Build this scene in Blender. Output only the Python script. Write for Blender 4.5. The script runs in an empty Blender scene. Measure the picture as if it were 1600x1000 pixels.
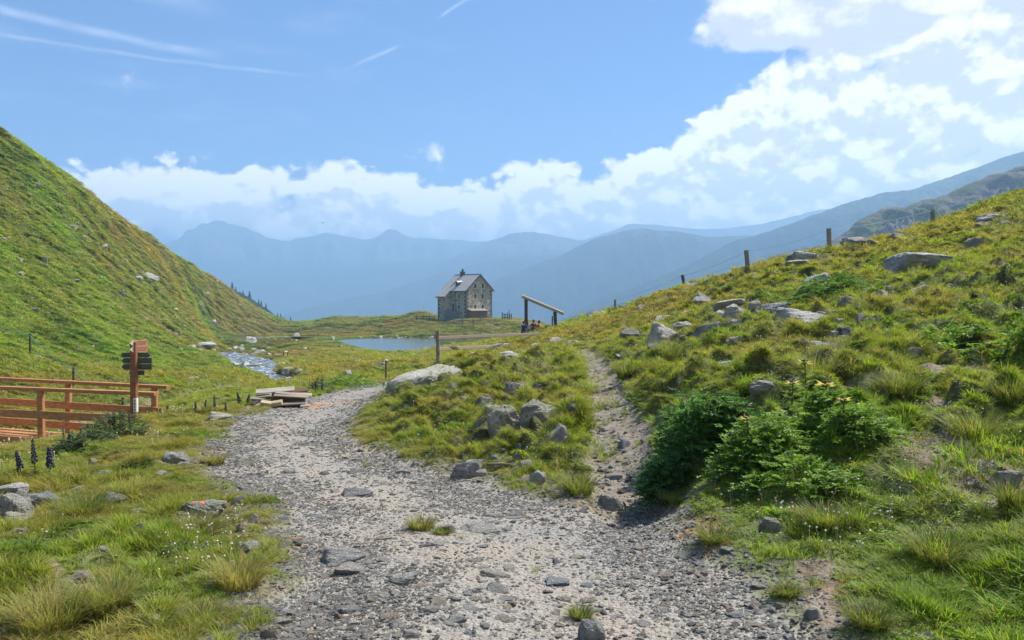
import bpy, bmesh, math, random
import numpy as np
from mathutils import Vector, Matrix, Euler, noise as mnoise

S = bpy.context.scene
COL = S.collection
R = math.radians
rng = np.random.default_rng(7)
random.seed(7)

# ------------------------------------------------------------------ camera
F = 1230.0            # focal length in pixels of the 1600 px wide photograph
HZ = 470.0            # row of the horizon
EYE = 1.65
PITCH = math.atan((500.0 - HZ) / F)
cam_d = bpy.data.cameras.new('camera')
cam = bpy.data.objects.new('camera', cam_d)
COL.objects.link(cam)
cam_d.sensor_width = 36.0
cam_d.lens = 36.0 * F / 1600.0
cam_d.clip_start = 0.1
cam_d.clip_end = 40000
cam.location = (0, 0, EYE)
cam.rotation_euler = (R(90) - PITCH, 0, 0)
S.camera = cam

# ------------------------------------------------------------------ sun, exposure
SUN_AZ, SUN_EL = 54.0, 53.0       # degrees to the right of the view, degrees above the horizon
sd = bpy.data.lights.new('sun', 'SUN')
sd.energy = 4.7
sd.angle = R(0.55)
sd.color = (1.0, 0.95, 0.86)
sun = bpy.data.objects.new('sun', sd)
COL.objects.link(sun)
sdir = Vector((math.sin(R(SUN_AZ)) * math.cos(R(SUN_EL)), math.cos(R(SUN_AZ)) * math.cos(R(SUN_EL)), math.sin(R(SUN_EL))))
sun.rotation_euler = (-sdir).to_track_quat('-Z', 'Y').to_euler()
S.view_settings.view_transform = 'Standard'
S.view_settings.look = 'None'
S.view_settings.exposure = 0.85
S.view_settings.gamma = 1
S.view_settings.use_curve_mapping = False
S.render.engine = 'CYCLES'
cy = S.cycles
cy.use_denoising = True
cy.max_bounces = 5
cy.diffuse_bounces = 2
cy.glossy_bounces = 2
cy.transmission_bounces = 3
cy.volume_bounces = 1
cy.transparent_max_bounces = 6
cy.sample_clamp_indirect = 4
cy.use_adaptive_sampling = True
cy.adaptive_threshold = 0.015

# ------------------------------------------------------------------ node helper
class NT:
    def __init__(s, tree):
        s.t = tree
        s.t.nodes.clear()
    def n(s, kind, ins=None, **props):
        nd = s.t.nodes.new(kind)
        for k, v in props.items():
            setattr(nd, k, v)
        if ins:
            for k, v in ins.items():
                sock = nd.inputs[k]
                if isinstance(v, bpy.types.NodeSocket):
                    s.t.links.new(v, sock)
                elif isinstance(v, bpy.types.Node):
                    s.t.links.new(v.outputs[0], sock)
                else:
                    if isinstance(v, tuple) and len(v) == 3 and sock.type == 'RGBA':
                        v = v + (1,)
                    sock.default_value = v
        return nd
    def m(s, op, a, b=0.0, c=0.0, clamp=False):
        nd = s.n('ShaderNodeMath', {0: a, 1: b, 2: c}, operation=op, use_clamp=clamp)
        return nd.outputs[0]
    def v(s, op, a, b=(0, 0, 0)):
        nd = s.n('ShaderNodeVectorMath', {0: a, 1: b}, operation=op)
        return nd.outputs['Value'] if op in ('LENGTH', 'DOT_PRODUCT', 'DISTANCE') else nd.outputs[0]
    def ss(s, x, lo, hi):      # smooth step
        nd = s.n('ShaderNodeMapRange', {0: x, 1: lo, 2: hi, 3: 0.0, 4: 1.0}, interpolation_type='SMOOTHSTEP')
        return nd.outputs[0]
    def mr(s, x, lo, hi, a, b):
        return s.n('ShaderNodeMapRange', {0: x, 1: lo, 2: hi, 3: a, 4: b}).outputs[0]
    def mix(s, f, a, b, mode='MIX'):
        nd = s.n('ShaderNodeMix', data_type='RGBA', blend_type=mode)
        for i, v in ((0, f), (6, a), (7, b)):
            if isinstance(v, (bpy.types.NodeSocket,)):
                s.t.links.new(v, nd.inputs[i])
            else:
                if isinstance(v, tuple) and len(v) == 3: v = v + (1,)
                nd.inputs[i].default_value = v
        return nd.outputs[2]
    def noise(s, vec, scale, detail=4, rough=0.55, out=0, lac=2.0, dist=0.0, ntype=None):
        nd = s.n('ShaderNodeTexNoise', {'Vector': vec, 'Scale': scale, 'Detail': detail, 'Roughness': rough, 'Lacunarity': lac, 'Distortion': dist})
        if ntype: nd.noise_type = ntype
        return nd.outputs[out]
    def vor(s, vec, scale, out='Distance', feature='F1', rand=1.0):
        nd = s.n('ShaderNodeTexVoronoi', {'Vector': vec, 'Scale': scale, 'Randomness': rand}, feature=feature)
        return nd.outputs[out]
    def ramp(s, f, stops, interp='LINEAR'):
        nd = s.n('ShaderNodeValToRGB', {0: f})
        cr = nd.color_ramp
        cr.interpolation = interp
        while len(cr.elements) < len(stops): cr.elements.new(0.5)
        for e, (p, c) in zip(cr.elements, stops):
            e.position = p
            e.color = tuple(c) + (1,) if len(c) == 3 else c
        return nd.outputs[0]
    def bump(s, h, dist, strength=1.0, normal=None):
        ins = {'Height': h, 'Distance': dist, 'Strength': strength}
        if normal is not None: ins['Normal'] = normal
        return s.n('ShaderNodeBump', ins).outputs[0]

# ------------------------------------------------------------------ sky: physical sky, cumulus and thin contrails by direction
W = bpy.data.worlds.new('World')
S.world = W
W.use_nodes = True
t = NT(W.node_tree)
sky = t.n('ShaderNodeTexSky')
sky.sky_type = 'NISHITA'
sky.sun_disc = False
sky.sun_elevation = R(SUN_EL)
sky.sun_rotation = R(SUN_AZ)
sky.altitude = 2200
sky.air_density = 1.0
sky.dust_density = 0.4
sky.ozone_density = 1.6
d = t.n('ShaderNodeTexCoord').outputs['Generated']
sx = t.n('ShaderNodeSeparateXYZ', {0: d})
az = t.m('MULTIPLY', t.m('ARCTAN2', sx.outputs[0], sx.outputs[1]), 57.29578)
el = t.m('MULTIPLY', t.m('ARCSINE', sx.outputs[2]), 57.29578)
# cloud-top height by azimuth
top_pts = [(-180, 9), (-60, 9), (-33, 7.2), (-29.5, 8.4), (-26, 8.8), (-22, 9.8), (-19, 9.2), (-14, 9.6), (-11, 10.0), (-7, 9.3), (-3, 8.9),
           (0, 9.8), (2.5, 10.6), (5, 9.4), (8.5, 10.6), (12, 12.2), (16, 14.8), (18, 16.0), (21, 16.8), (25, 17.4), (30, 18.5), (36, 18.5), (60, 12), (180, 9)]
fc = t.n('ShaderNodeFloatCurve', {1: t.m('DIVIDE', t.m('ADD', az, 180.0), 360.0)})
cv = fc.mapping.curves[0]
def _sx(a): return (a + 180) / 360
pts = [(_sx(a), h / 30) for a, h in top_pts]
cv.points[0].location = pts[0]; cv.points[1].location = pts[-1]
for p_ in pts[1:-1]: cv.points.new(*p_)
for p_ in cv.points: p_.handle_type = 'AUTO'
fc.mapping.update()
top = t.m('MULTIPLY', fc.outputs[0], 30.0)
def cloud_density(da, de):
    a = t.m('ADD', az, da); e = t.m('ADD', el, de)
    p = t.n('ShaderNodeCombineXYZ', {0: a, 1: t.m('MULTIPLY', e, 1.25), 2: 3.3}).outputs[0]
    w = t.v('SUBTRACT', t.noise(p, 0.35, 3, 0.5, out=1), (0.5, 0.5, 0.5))
    w2 = t.v('SUBTRACT', t.noise(p, 1.1, 3, 0.55, out=1), (0.5, 0.5, 0.5))
    pw = t.v('ADD', t.v('ADD', p, t.v('MULTIPLY', w, (1.6, 1.6, 1.6))), t.v('MULTIPLY', w2, (0.35, 0.35, 0.35)))
    n1 = t.noise(pw, 0.30, 9, 0.56)
    b1 = t.m('SUBTRACT', 1.0, t.vor(pw, 0.55, feature='SMOOTH_F1'))
    b2 = t.m('SUBTRACT', 1.0, t.vor(pw, 1.5, feature='SMOOTH_F1'))
    n = t.m('ADD', t.m('ADD', t.m('MULTIPLY', n1, 1.25), t.m('MULTIPLY', b1, 0.36)), t.m('MULTIPLY', b2, 0.22))   # about 0.95 mean
    env = t.m('DIVIDE', t.m('SUBTRACT', top, e), 3.0)           # positive below the top
    env = t.m('MINIMUM', env, 0.55)
    low = t.m('MULTIPLY', t.ss(e, 6.0, 2.0), t.m('MULTIPLY', t.ss(a, 6.0, -12.0), 0.7))
    bank = t.m('SUBTRACT', t.m('ADD', t.m('MULTIPLY', n, 1.25), env), t.m('ADD', 1.30, low))
    # high broken mass on the right
    reg = t.m('MULTIPLY', t.ss(a, 11.0, 19.0), t.ss(e, 14.5, 18.0))
    pn = t.noise(t.v('MULTIPLY', pw, (1.0, 1.3, 1.0)), 0.16, 8, 0.55)
    high = t.m('SUBTRACT', t.m('ADD', t.m('MULTIPLY', reg, 0.85), t.m('MULTIPLY', pn, 1.7)), 1.20)
    return t.m('MAXIMUM', bank, high), n
D0, n0 = cloud_density(0.0, 0.0)
D1, n1_ = cloud_density(0.5, 0.9)
D2, n2_ = cloud_density(1.1, 2.0)
cover = t.ss(D0, -0.05, 0.19)
lit = t.m('ADD', 0.50, t.m('MULTIPLY', t.m('SUBTRACT', D0, D1), 3.7))
lit = t.m('ADD', lit, t.m('MULTIPLY', t.m('SUBTRACT', n0, n2_), 1.1))
lit = t.m('SUBTRACT', lit, t.m('MULTIPLY', t.m('MAXIMUM', D2, 0.0), 0.5), clamp=True)
# thin cirrus and contrails, left of the view
def streak(a0, e0, a1, e1, wid, amp):
    dx, dy = a1 - a0, e1 - e0
    L = math.hypot(dx, dy); ux, uy = dx / L, dy / L
    pa = t.m('SUBTRACT', az, a0); pe = t.m('SUBTRACT', el, e0)
    al = t.m('ADD', t.m('MULTIPLY', pa, ux), t.m('MULTIPLY', pe, uy))
    ac = t.m('ABSOLUTE', t.m('ADD', t.m('SUBTRACT', t.m('MULTIPLY', pa, -uy), t.m('MULTIPLY', pe, -ux)), t.m('MULTIPLY', t.m('SUBTRACT', streak_n, 0.5), 0.3)))
    f = t.m('MULTIPLY', t.ss(ac, wid, 0.0), t.m('MULTIPLY', t.ss(al, 0.0, L * 0.2), t.ss(al, L, L * 0.75)))
    return t.m('MULTIPLY', f, t.m('MULTIPLY', amp * 0.62, t.m('ADD', -0.1, t.m('MULTIPLY', streak_n2, 1.9))))
pp = t.n('ShaderNodeCombineXYZ', {0: az, 1: el, 2: 0.0}).outputs[0]
streak_n = t.noise(pp, 0.35, 3, 0.5)
streak_n2 = t.noise(t.v('MULTIPLY', pp, (1, 2.2, 1)), 0.6, 4, 0.6)
st = t.m('ADD', streak(-36, 17.4, -19, 16.0, 0.42, 0.5), streak(-38, 15.9, -12, 15.3, 0.2, 0.34))
st = t.m('ADD', st, streak(-11.6, 16.0, -7.6, 17.9, 0.2, 0.45))
st = t.m('ADD', st, streak(-5.5, 19.4, -2.4, 21.2, 0.16, 0.45))
st = t.m('ADD', st, streak(-31, 20.0, -19, 18.8, 0.8, 0.22))
cir = t.noise(t.v('MULTIPLY', pp, (0.35, 1.5, 1)), 0.35, 6, 0.6)
st = t.m('ADD', st, t.m('MULTIPLY', t.ss(cir, 0.5, 0.75), t.m('MULTIPLY', t.ss(az, 5.0, -25.0), 0.16)))
# brightness: clouds low on the horizon are seen through the whole layer of haze
k_el = t.m('POWER', t.m('DIVIDE', 1.0, t.m('MAXIMUM', t.m('SINE', t.m('MULTIPLY', t.m('MAXIMUM', el, 4.0), 0.0174533)), 0.02)), 0.70)
SKY_S = 0.078
CL_LIT = (0.44, 0.39, 0.335)
CL_SHD = (0.25, 0.23, 0.21)
ccol = t.mix(lit, CL_SHD, CL_LIT)
ccol = t.v('MULTIPLY', ccol, t.n('ShaderNodeCombineXYZ', {0: k_el, 1: k_el, 2: k_el}).outputs[0])
skyc = t.mix(0.0, sky.outputs[0], sky.outputs[0])
skyc = t.v('MULTIPLY', skyc, (SKY_S * 0.28, SKY_S * 0.57, SKY_S * 1.0))
c1 = t.mix(t.m('MINIMUM', st, 0.6), skyc, (0.8, 0.82, 0.88))
c2 = t.mix(cover, c1, ccol)
bg = t.n('ShaderNodeBackground', {0: c2, 1: 1.0})
t.n('ShaderNodeOutputWorld', {0: bg})
W.cycles.sampling_method = 'MANUAL'
W.cycles.sample_map_resolution = 512

# ------------------------------------------------------------------ scene bookkeeping
def tag(o, label=None, cat=None, group=None, kind=None):
    if label: o['label'] = label
    if cat: o['category'] = cat
    if group: o['group'] = group
    if kind: o['kind'] = kind
    return o
def link(name, me, mat=None, parent=None, smooth=False):
    if mat is not None: me.materials.append(mat)
    o = bpy.data.objects.new(name, me)
    COL.objects.link(o)
    if parent is not None: o.parent = parent
    if smooth: me.polygons.foreach_set('use_smooth', [True] * len(me.polygons))
    return o
def empty(name, loc, rz=0.0):
    o = bpy.data.objects.new(name, None)
    COL.objects.link(o)
    o.location = loc
    o.rotation_euler = (0, 0, rz)
    o.empty_display_size = 0.2
    return o
def mesh_np(name, V, Fc, smooth=True):
    """fast mesh from arrays; Fc is (n,3) or (n,4)"""
    me = bpy.data.meshes.new(name)
    V = np.asarray(V, dtype=np.float32); Fc = np.asarray(Fc, dtype=np.int32)
    k = Fc.shape[1]
    me.vertices.add(len(V)); me.vertices.foreach_set('co', V.ravel())
    me.loops.add(Fc.size); me.loops.foreach_set('vertex_index', Fc.ravel())
    me.polygons.add(len(Fc))
    me.polygons.foreach_set('loop_start', np.arange(0, Fc.size, k, dtype=np.int32))
    me.polygons.foreach_set('loop_total', np.full(len(Fc), k, dtype=np.int32))
    me.polygons.foreach_set('use_smooth', np.full(len(Fc), smooth))
    me.update(calc_edges=True)
    return me
class MB:
    """collects boxes, tubes and faces for one mesh"""
    def __init__(s): s.v = []; s.f = []
    def add(s, vs, fs):
        o = len(s.v)
        s.v += [tuple(x) for x in vs]; s.f += [tuple(i + o for i in f) for f in fs]
    def box(s, c, size, rot=None, j=0.0):
        c = Vector(c); hx, hy, hz = size[0] / 2, size[1] / 2, size[2] / 2
        vs = []
        for z in (-hz, hz):
            for x, y in ((-hx, -hy), (hx, -hy), (hx, hy), (-hx, hy)):
                p = Vector((x + random.uniform(-j, j), y + random.uniform(-j, j), z + random.uniform(-j, j)))
                if rot is not None: p = rot @ p
                vs.append(c + p)
        s.add(vs, [(3, 2, 1, 0), (4, 5, 6, 7), (0, 1, 5, 4), (1, 2, 6, 5), (2, 3, 7, 6), (3, 0, 4, 7)])
    def beam(s, a, b, w, h, up=(0, 0, 1), bev=0.0):
        """box from a to b, w wide, h high, with chamfered long edges"""
        a = Vector(a); b = Vector(b); d = (b - a).normalized(); u = Vector(up)
        sd_ = d.cross(u).normalized(); u = sd_.cross(d).normalized()
        if bev <= 0: prof = [(-w / 2, -h / 2), (w / 2, -h / 2), (w / 2, h / 2), (-w / 2, h / 2)]
        else:
            q = bev
            prof = [(-w/2+q, -h/2), (w/2-q, -h/2), (w/2, -h/2+q), (w/2, h/2-q), (w/2-q, h/2), (-w/2+q, h/2), (-w/2, h/2-q), (-w/2, -h/2+q)]
        n = len(prof)
        vs = [a + sd_ * x + u * z for x, z in prof] + [b + sd_ * x + u * z for x, z in prof]
        s.add(vs, [tuple(range(n))[::-1] if False else tuple(range(n - 1, -1, -1))][0:0] + [tuple(range(n)), tuple(range(2 * n - 1, n - 1, -1))] + [(i, i + n, (i + 1) % n + n, (i + 1) % n) for i in range(n)])
    def tube(s, pts, radii, n=6, cap=True):
        pts = [Vector(p) for p in pts]
        if not isinstance(radii, (list, tuple)): radii = [radii] * len(pts)
        rings = []
        for i, p in enumerate(pts):
            dv = (pts[min(i + 1, len(pts) - 1)] - pts[max(i - 1, 0)]).normalized()
            ref = Vector((0, 0, 1)) if abs(dv.z) < 0.9 else Vector((0, 1, 0))
            a = dv.cross(ref).normalized(); b = a.cross(dv)
            rings.append([p + (a * math.cos(k * 2 * math.pi / n) + b * math.sin(k * 2 * math.pi / n)) * radii[i] for k in range(n)])
        vs = [q for r_ in rings for q in r_]
        fs = []
        for i in range(len(pts) - 1):
            for k in range(n):
                fs.append((i * n + k, i * n + (k + 1) % n, (i + 1) * n + (k + 1) % n, (i + 1) * n + k))
        if cap:
            fs.append(tuple(range(n))); fs.append(tuple((len(pts) - 1) * n + k for k in range(n - 1, -1, -1)))
        s.add(vs, fs)
    def mesh(s, name):
        me = bpy.data.meshes.new(name)
        me.from_pydata([tuple(v) for v in s.v], [], s.f)
        bm = bmesh.new(); bm.from_mesh(me)
        bmesh.ops.recalc_face_normals(bm, faces=bm.faces)
        bm.to_mesh(me); bm.free()
        return me
    def build(s, name, mat, parent=None, smooth=False):
        return link(name, s.mesh(name), mat, parent, smooth)

# ------------------------------------------------------------------ numpy gradient noise
_perm = np.random.default_rng(11).permutation(512).astype(np.int64)
_perm = np.concatenate([_perm, _perm])
_ga = np.random.default_rng(12).uniform(0, 2 * np.pi, 1024)
_gx, _gy = np.cos(_ga), np.sin(_ga)
def perlin(x, y, seed=0):
    xi = np.floor(x).astype(np.int64); yi = np.floor(y).astype(np.int64)
    xf = x - xi; yf = y - yi
    def g(ix, iy, fx, fy):
        h = _perm[(_perm[(ix + seed * 37) & 511] + iy) & 511]
        return _gx[h] * fx + _gy[h] * fy
    u = xf ** 3 * (xf * (xf * 6 - 15) + 10); v = yf ** 3 * (yf * (yf * 6 - 15) + 10)
    a = g(xi, yi, xf, yf); b = g(xi + 1, yi, xf - 1, yf)
    c = g(xi, yi + 1, xf, yf - 1); e = g(xi + 1, yi + 1, xf - 1, yf - 1)
    return ((a * (1 - u) + b * u) * (1 - v) + (c * (1 - u) + e * u) * v) * 1.5
def fbm(x, y, oct=4, seed=0, rough=0.5):
    s = 0; a = 1.0; n = 0
    for i in range(oct):
        s = s + a * perlin(x * 2 ** i, y * 2 ** i, seed + i); n += a; a *= rough
    return s / n
def sstep(x, lo, hi):
    q = np.clip((x - lo) / (hi - lo), 0, 1)
    return q * q * (3 - 2 * q)

# ------------------------------------------------------------------ terrain height
_cp, _sp = math.cos(PITCH), math.sin(PITCH)
def ray(px, py):
    dx, dz = (px - 800) / F, (500 - py) / F
    return np.array([dx, _cp + dz * _sp, -_sp + dz * _cp])
def wpt(px, py, Y):
    r_ = ray(px, py); r_ = r_ / r_[1] * Y
    return (r_[0], Y, EYE + r_[2])
CTRL = [  # column, row, distance
 (100,1000,3.9),(450,1000,3.83),(800,1000,3.83),(1150,1000,3.83),(1400,950,4.1),(1600,1000,3.75),
 (100,900,5.2),(300,900,5.1),(700,900,4.75),(1000,900,4.8),(-200,900,5.2),
 (100,800,7.7),(430,820,6.4),(700,820,6.3),(300,760,8.4),(600,760,8.5),(900,790,7.3),(1040,800,7.1),
 (0,760,9.5),(60,725,13.0),(150,700,14.5),(250,685,15.5),(340,735,9.6),(330,700,12.3),(590,700,12.0),(430,700,12.1),
 (208,662,19.0),(300,655,19.5),(390,655,18.2),(545,682,14.0),(560,650,18.6),(480,625,26.0),(590,622,27.5),(545,604,37.0),(620,601,37.5),(700,588,48),
 (430,625,27),(350,625,29),(270,640,26),
 (0,700,20.5),(120,690,21.5),(60,660,27),(150,635,33),(250,605,43),(330,605,42),
 (450,592,60),(420,578,70),(400,566,86),(350,548,118),(520,575,70),(600,570,66),(620,555,105),(500,548,115),(660,550,124),(450,535,150),
 (345,528,176),(530,533,168),(610,551,129),(690,541,144),(820,530,176),(600,527,182),(740,526,182),(760,545,100),(820,540,80),(700,565,70),
 (440,504,290),(520,503,300),(600,501,290),(500,515,230),(560,515,225),(630,492,245),(660,487,238),(650,505,215),
 (867,513,60),(900,509,64),(930,502,62),(683,498,228),(728,498,218),(767,495,226),(800,500,215),(740,510,200),(840,505,200),(870,512,140),
 (600,640,17.8),(640,612,20.5),(700,572,25),(760,566,27),(820,560,28),(700,735,9.8),(850,777,7.8),(760,660,13.0),(680,670,13.6),
 (850,620,15.5),(850,700,10),(900,560,24),(870,522,50),(820,526,60),(900,505,75),(960,520,38),(960,488,70),
 (970,700,9.3),(950,620,13.5),(930,560,22),(1100,560,15),(1060,490,34),(1066,456,50),(1166,430,35),(1295,396,36),(1457,360,42),(1600,314,46),
 (1240,490,20),(1450,410,27),(1300,432,28),(1500,500,14),(1200,600,9.6),(1200,740,6.3),(1095,760,6.8),(1350,680,7.2),(1500,620,8.6),(1500,760,5.5),
 (1600,850,4.6),(1250,850,5.1),(1600,430,18),(1600,355,30),(1350,560,11.5),(1700,650,7),(1800,900,4),(1900,500,12),(2000,300,35),
 (440,500,290),(400,480,262),(350,446,232),(300,412,205),(250,380,184),(200,345,165),(100,268,132),(0,203,112),
 (0,570,38),(0,450,60),(0,330,85),(100,520,60),(100,400,88),(200,480,92),(200,400,125),(300,500,142),(330,522,165),(250,565,66),(350,480,210),(400,512,225),
 (-300,60,88),(-300,450,42),(-300,620,24),(-400,800,8),(-700,300,30),(-700,650,12)]
P = [wpt(*c) for c in CTRL]
P += [(0,0,0),(2,1,0.02),(-2,1,-0.02),(0,2,0),(6,0,0.6),(-6,0,-0.3),(0,-8,0.3),(20,-10,3),(-20,-10,1),(0,-60,4),(60,-60,16),(-60,-60,14),(80,20,24),(-90,10,26),(140,80,40),(-200,40,60),
      # ground that drops away out of sight beyond the crests
      (45,52,5.5),(58,66,3.5),(30,62,-1),(16,66,-2.5),(12,95,-7),(30,110,-12),(60,130,-10),(110,110,8),(20,160,-14),(45,200,-25),
      (-25,345,-22),(-75,345,-24),(-10,262,-12),(-40,330,-20),(8,250,-10),(20,245,-16),(-110,350,-16),
      (-100,215,6),(-120,260,0),(-115,160,19),(-125,120,27),(-160,150,24),(-180,220,10),(-120,320,-10),(90,350,-60),(0,400,-60),(-100,400,-55),(-200,380,-45),(150,250,-20)]
P = np.array(P)
def _warp(x, y):
    r = np.sqrt(x * x + y * y) + 1e-9
    k = np.log1p(r / 4.0) / r
    return x * k, y * k
_pu, _pv = _warp(P[:, 0], P[:, 1])
def _zs(r): return 1.0 + r / 14.0       # heights are fitted relative to distance, so that near and far points weigh alike
_pr = np.hypot(P[:, 0], P[:, 1])
def _k(d2): return np.where(d2 > 0, 0.5 * d2 * np.log(d2 + 1e-12), 0.0)
_n = len(P)
_A = np.zeros((_n + 3, _n + 3))
_A[:_n, :_n] = _k((_pu[:, None] - _pu) ** 2 + (_pv[:, None] - _pv) ** 2) + np.eye(_n) * 0.0006
_A[:_n, _n] = 1; _A[:_n, _n + 1] = _pu; _A[:_n, _n + 2] = _pv
_A[_n:, :_n] = _A[:_n, _n:].T
_w = np.linalg.solve(_A, np.concatenate([P[:, 2] / _zs(_pr), [0, 0, 0]]))
def H0(x, y):
    x = np.asarray(x, float); y = np.asarray(y, float); sh = x.shape
    x = x.ravel(); y = y.ravel(); out = np.empty_like(x)
    for i in range(0, len(x), 40000):
        u, v = _warp(x[i:i + 40000], y[i:i + 40000])
        kk = _k((u[:, None] - _pu) ** 2 + (v[:, None] - _pv) ** 2)
        out[i:i + 40000] = kk @ _w[:_n] + _w[_n] + _w[_n + 1] * u + _w[_n + 2] * v
    return (out * _zs(np.hypot(x, y))).reshape(sh)

def poly_sd(x, y, poly):
    """signed distance to a polygon, negative inside"""
    poly = np.asarray(poly, float)
    dmin = np.full(x.shape, 1e9); ins = np.zeros(x.shape, bool)
    for i in range(len(poly)):
        ax, ay = poly[i]; bx, by = poly[(i + 1) % len(poly)]
        ex, ey = bx - ax, by - ay
        tt = np.clip(((x - ax) * ex + (y - ay) * ey) / (ex * ex + ey * ey + 1e-12), 0, 1)
        dmin = np.minimum(dmin, np.hypot(x - ax - tt * ex, y - ay - tt * ey))
        c = ((ay > y) != (by > y)) & (x < (bx - ax) * (y - ay) / (by - ay + 1e-12) + ax)
        ins ^= c
    return np.where(ins, -dmin, dmin)
def line_d(x, y, pts):
    """distance to a polyline whose points carry a half width; returns distance / half width"""
    dm = np.full(x.shape, 1e9)
    for (ax, ay, aw), (bx, by, bw) in zip(pts[:-1], pts[1:]):
        ex, ey = bx - ax, by - ay
        tt = np.clip(((x - ax) * ex + (y - ay) * ey) / (ex * ex + ey * ey + 1e-12), 0, 1)
        dm = np.minimum(dm, np.hypot(x - ax - tt * ex, y - ay - tt * ey) / (aw + (bw - aw) * tt))
    return dm
def hit0(px, py, Hf, lo=2.2, hi=420):
    r_ = ray(px, py)
    tt = np.exp(np.linspace(math.log(lo), math.log(hi), 250))
    g = EYE + r_[2] * tt / r_[1] - Hf(r_[0] * tt / r_[1], tt)
    k = np.argmax(g < 0)
    if g[k] >= 0: return None
    tt = np.linspace(tt[max(k - 1, 0)], tt[k], 20)
    g = EYE + r_[2] * tt / r_[1] - Hf(r_[0] * tt / r_[1], tt)
    k = max(1, np.argmax(g < 0))
    a, b = tt[k - 1], tt[k]
    Y = a + (b - a) * g[k - 1] / (g[k - 1] - g[k]) if k else a
    return np.array([r_[0] / r_[1] * Y, Y, EYE + r_[2] / r_[1] * Y])
# the cart track
TL = [(405,1000),(438,930),(446,860),(430,805),(400,775),(352,757),(322,735),(318,715),(338,690),(352,668),(385,652),(440,634),(490,620),(545,604),(590,597)]
TR = [(690,594),(640,601),(612,609),(592,622),(566,645),(548,668),(548,690),(590,704),(640,722),(700,740),(790,765),(850,782),(930,800),(1000,790),(1045,800),(1075,830),(1130,866),(1190,905),(1240,960),(1290,1000)]
_tl = [hit0(*p, H0)[:2] for p in TL]; _tr = [hit0(*p, H0)[:2] for p in TR]
TRACK = [(-1.6, 1.5), (-1.3, -6)] [::-1] + [tuple(p) for p in _tl] + [(4.0, 62), (9.0, 60)][0:0] + [tuple(p) for p in _tr] + [(1.55, 1.5), (1.2, -6)]
def on(px, py, wpx):
    h = hit0(px, py, H0); return (h[0], h[1], wpx / 2 / F * h[1])
FOOT = [on(1000,815,135), on(990,770,130), on(972,735,105), on(966,690,95), on(960,650,82), on(950,615,60), on(936,585,46), on(926,562,38), on(912,546,30)]
DIRT = [[on(1370,575,70), on(1450,585,95), on(1560,605,85)], [on(1430,690,60), on(1490,745,150), on(1580,790,150)], [on(1290,985,60), on(1270,900,60)], [on(60,905,20), on(230,960,50)],
        [on(1440,630,30), on(1500,660,40)], [on(830,755,40), on(900,790,40)], [on(640,735,20), on(720,755,30)]]
LAKE_Z = -6.8
def lk(px, py):
    r_ = ray(px, py); Y = (LAKE_Z - EYE) / r_[2] * r_[1]; return (r_[0] / r_[1] * Y, Y)
LAKE = [lk(*p) for p in [(526,531.5),(545,539),(570,546),(610,550.5),(645,548.5),(672,543.5),(700,541),(745,539.5),(790,537),(830,533),(822,529),(770,528),(720,527.5),(660,527.2),(600,527.5),(560,528.5)]]
POND = [lk(*p) for p in [(338,528),(365,530),(400,529),(435,526.5),(480,525.5),(510,527.5),(525,527),(500,524.6),(440,524.4),(400,525),(370,524.8)]]
def st_(px, py, Y, w):
    r_ = ray(px, py); return (r_[0] / r_[1] * Y, Y, w)
STREAM = [st_(347,546,121,1.5), st_(373,552,108,2.5), st_(396,562,90,2.6), st_(397,571,78,1.9), st_(412,579,70,1.0), st_(434,583,66,1.4), st_(456,590,60,1.1), (-15.8,50,1.0), (-15.6,40,1.0), (-15.2,30,1.0), (-14.9,24,1.0), (-15.4,19,1.0), (-17.5,14.5,0.9)]

HOUSE_C = np.array([-6.5, 222.0])
def masks(x, y):
    wob = 0.16 * fbm(x * 1.3, y * 1.3, 3, 5) + 0.10 * fbm(x * 4.5, y * 4.5, 2, 9)
    r = np.hypot(x, y)
    wsc = 0.6 + 0.7 * np.clip(r / 12, 0, 2)
    tr = poly_sd(x, y, TRACK) + wob * 1.7 * wsc
    foot = line_d(x, y, FOOT) + wob * 1.8
    return tr, foot
def dirtmask(x, y):
    dv = np.zeros(x.shape)
    for l in DIRT:
        ld = line_d(x, y, l) + 0.5 * fbm(x * 1.5, y * 1.5, 3, 14)
        dv = np.maximum(dv, 1 - sstep(ld, 0.7, 1.3))
    return dv
def rightmask(x, y):
    return np.maximum(sstep(x - 0.15 * y + 0.9, 0.0, 1.4), sstep(x + 0.18 * y + 0.3, 0.0, 1.2) * (1 - sstep(y, 25, 36)))
def terrace(x, y):
    """cattle steps across the slope: height offset and a mask of their steep risers"""
    u = 0.62 * x + 0.22 * y + 1.5 * fbm(x * 0.33, y * 0.33, 3, 23) + 0.5 * fbm(x * 1.1, y * 1.1, 2, 24)
    fr_ = u - np.floor(u)
    h = sstep(fr_, 0.62, 1.0) - fr_ + 0.25
    br = sstep(fbm(x * 0.5, y * 0.5, 3, 25), -0.25, 0.2)
    return h * br, sstep(fr_, 0.60, 0.72) * (1 - sstep(fr_, 0.9, 1.0)) * br
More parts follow.
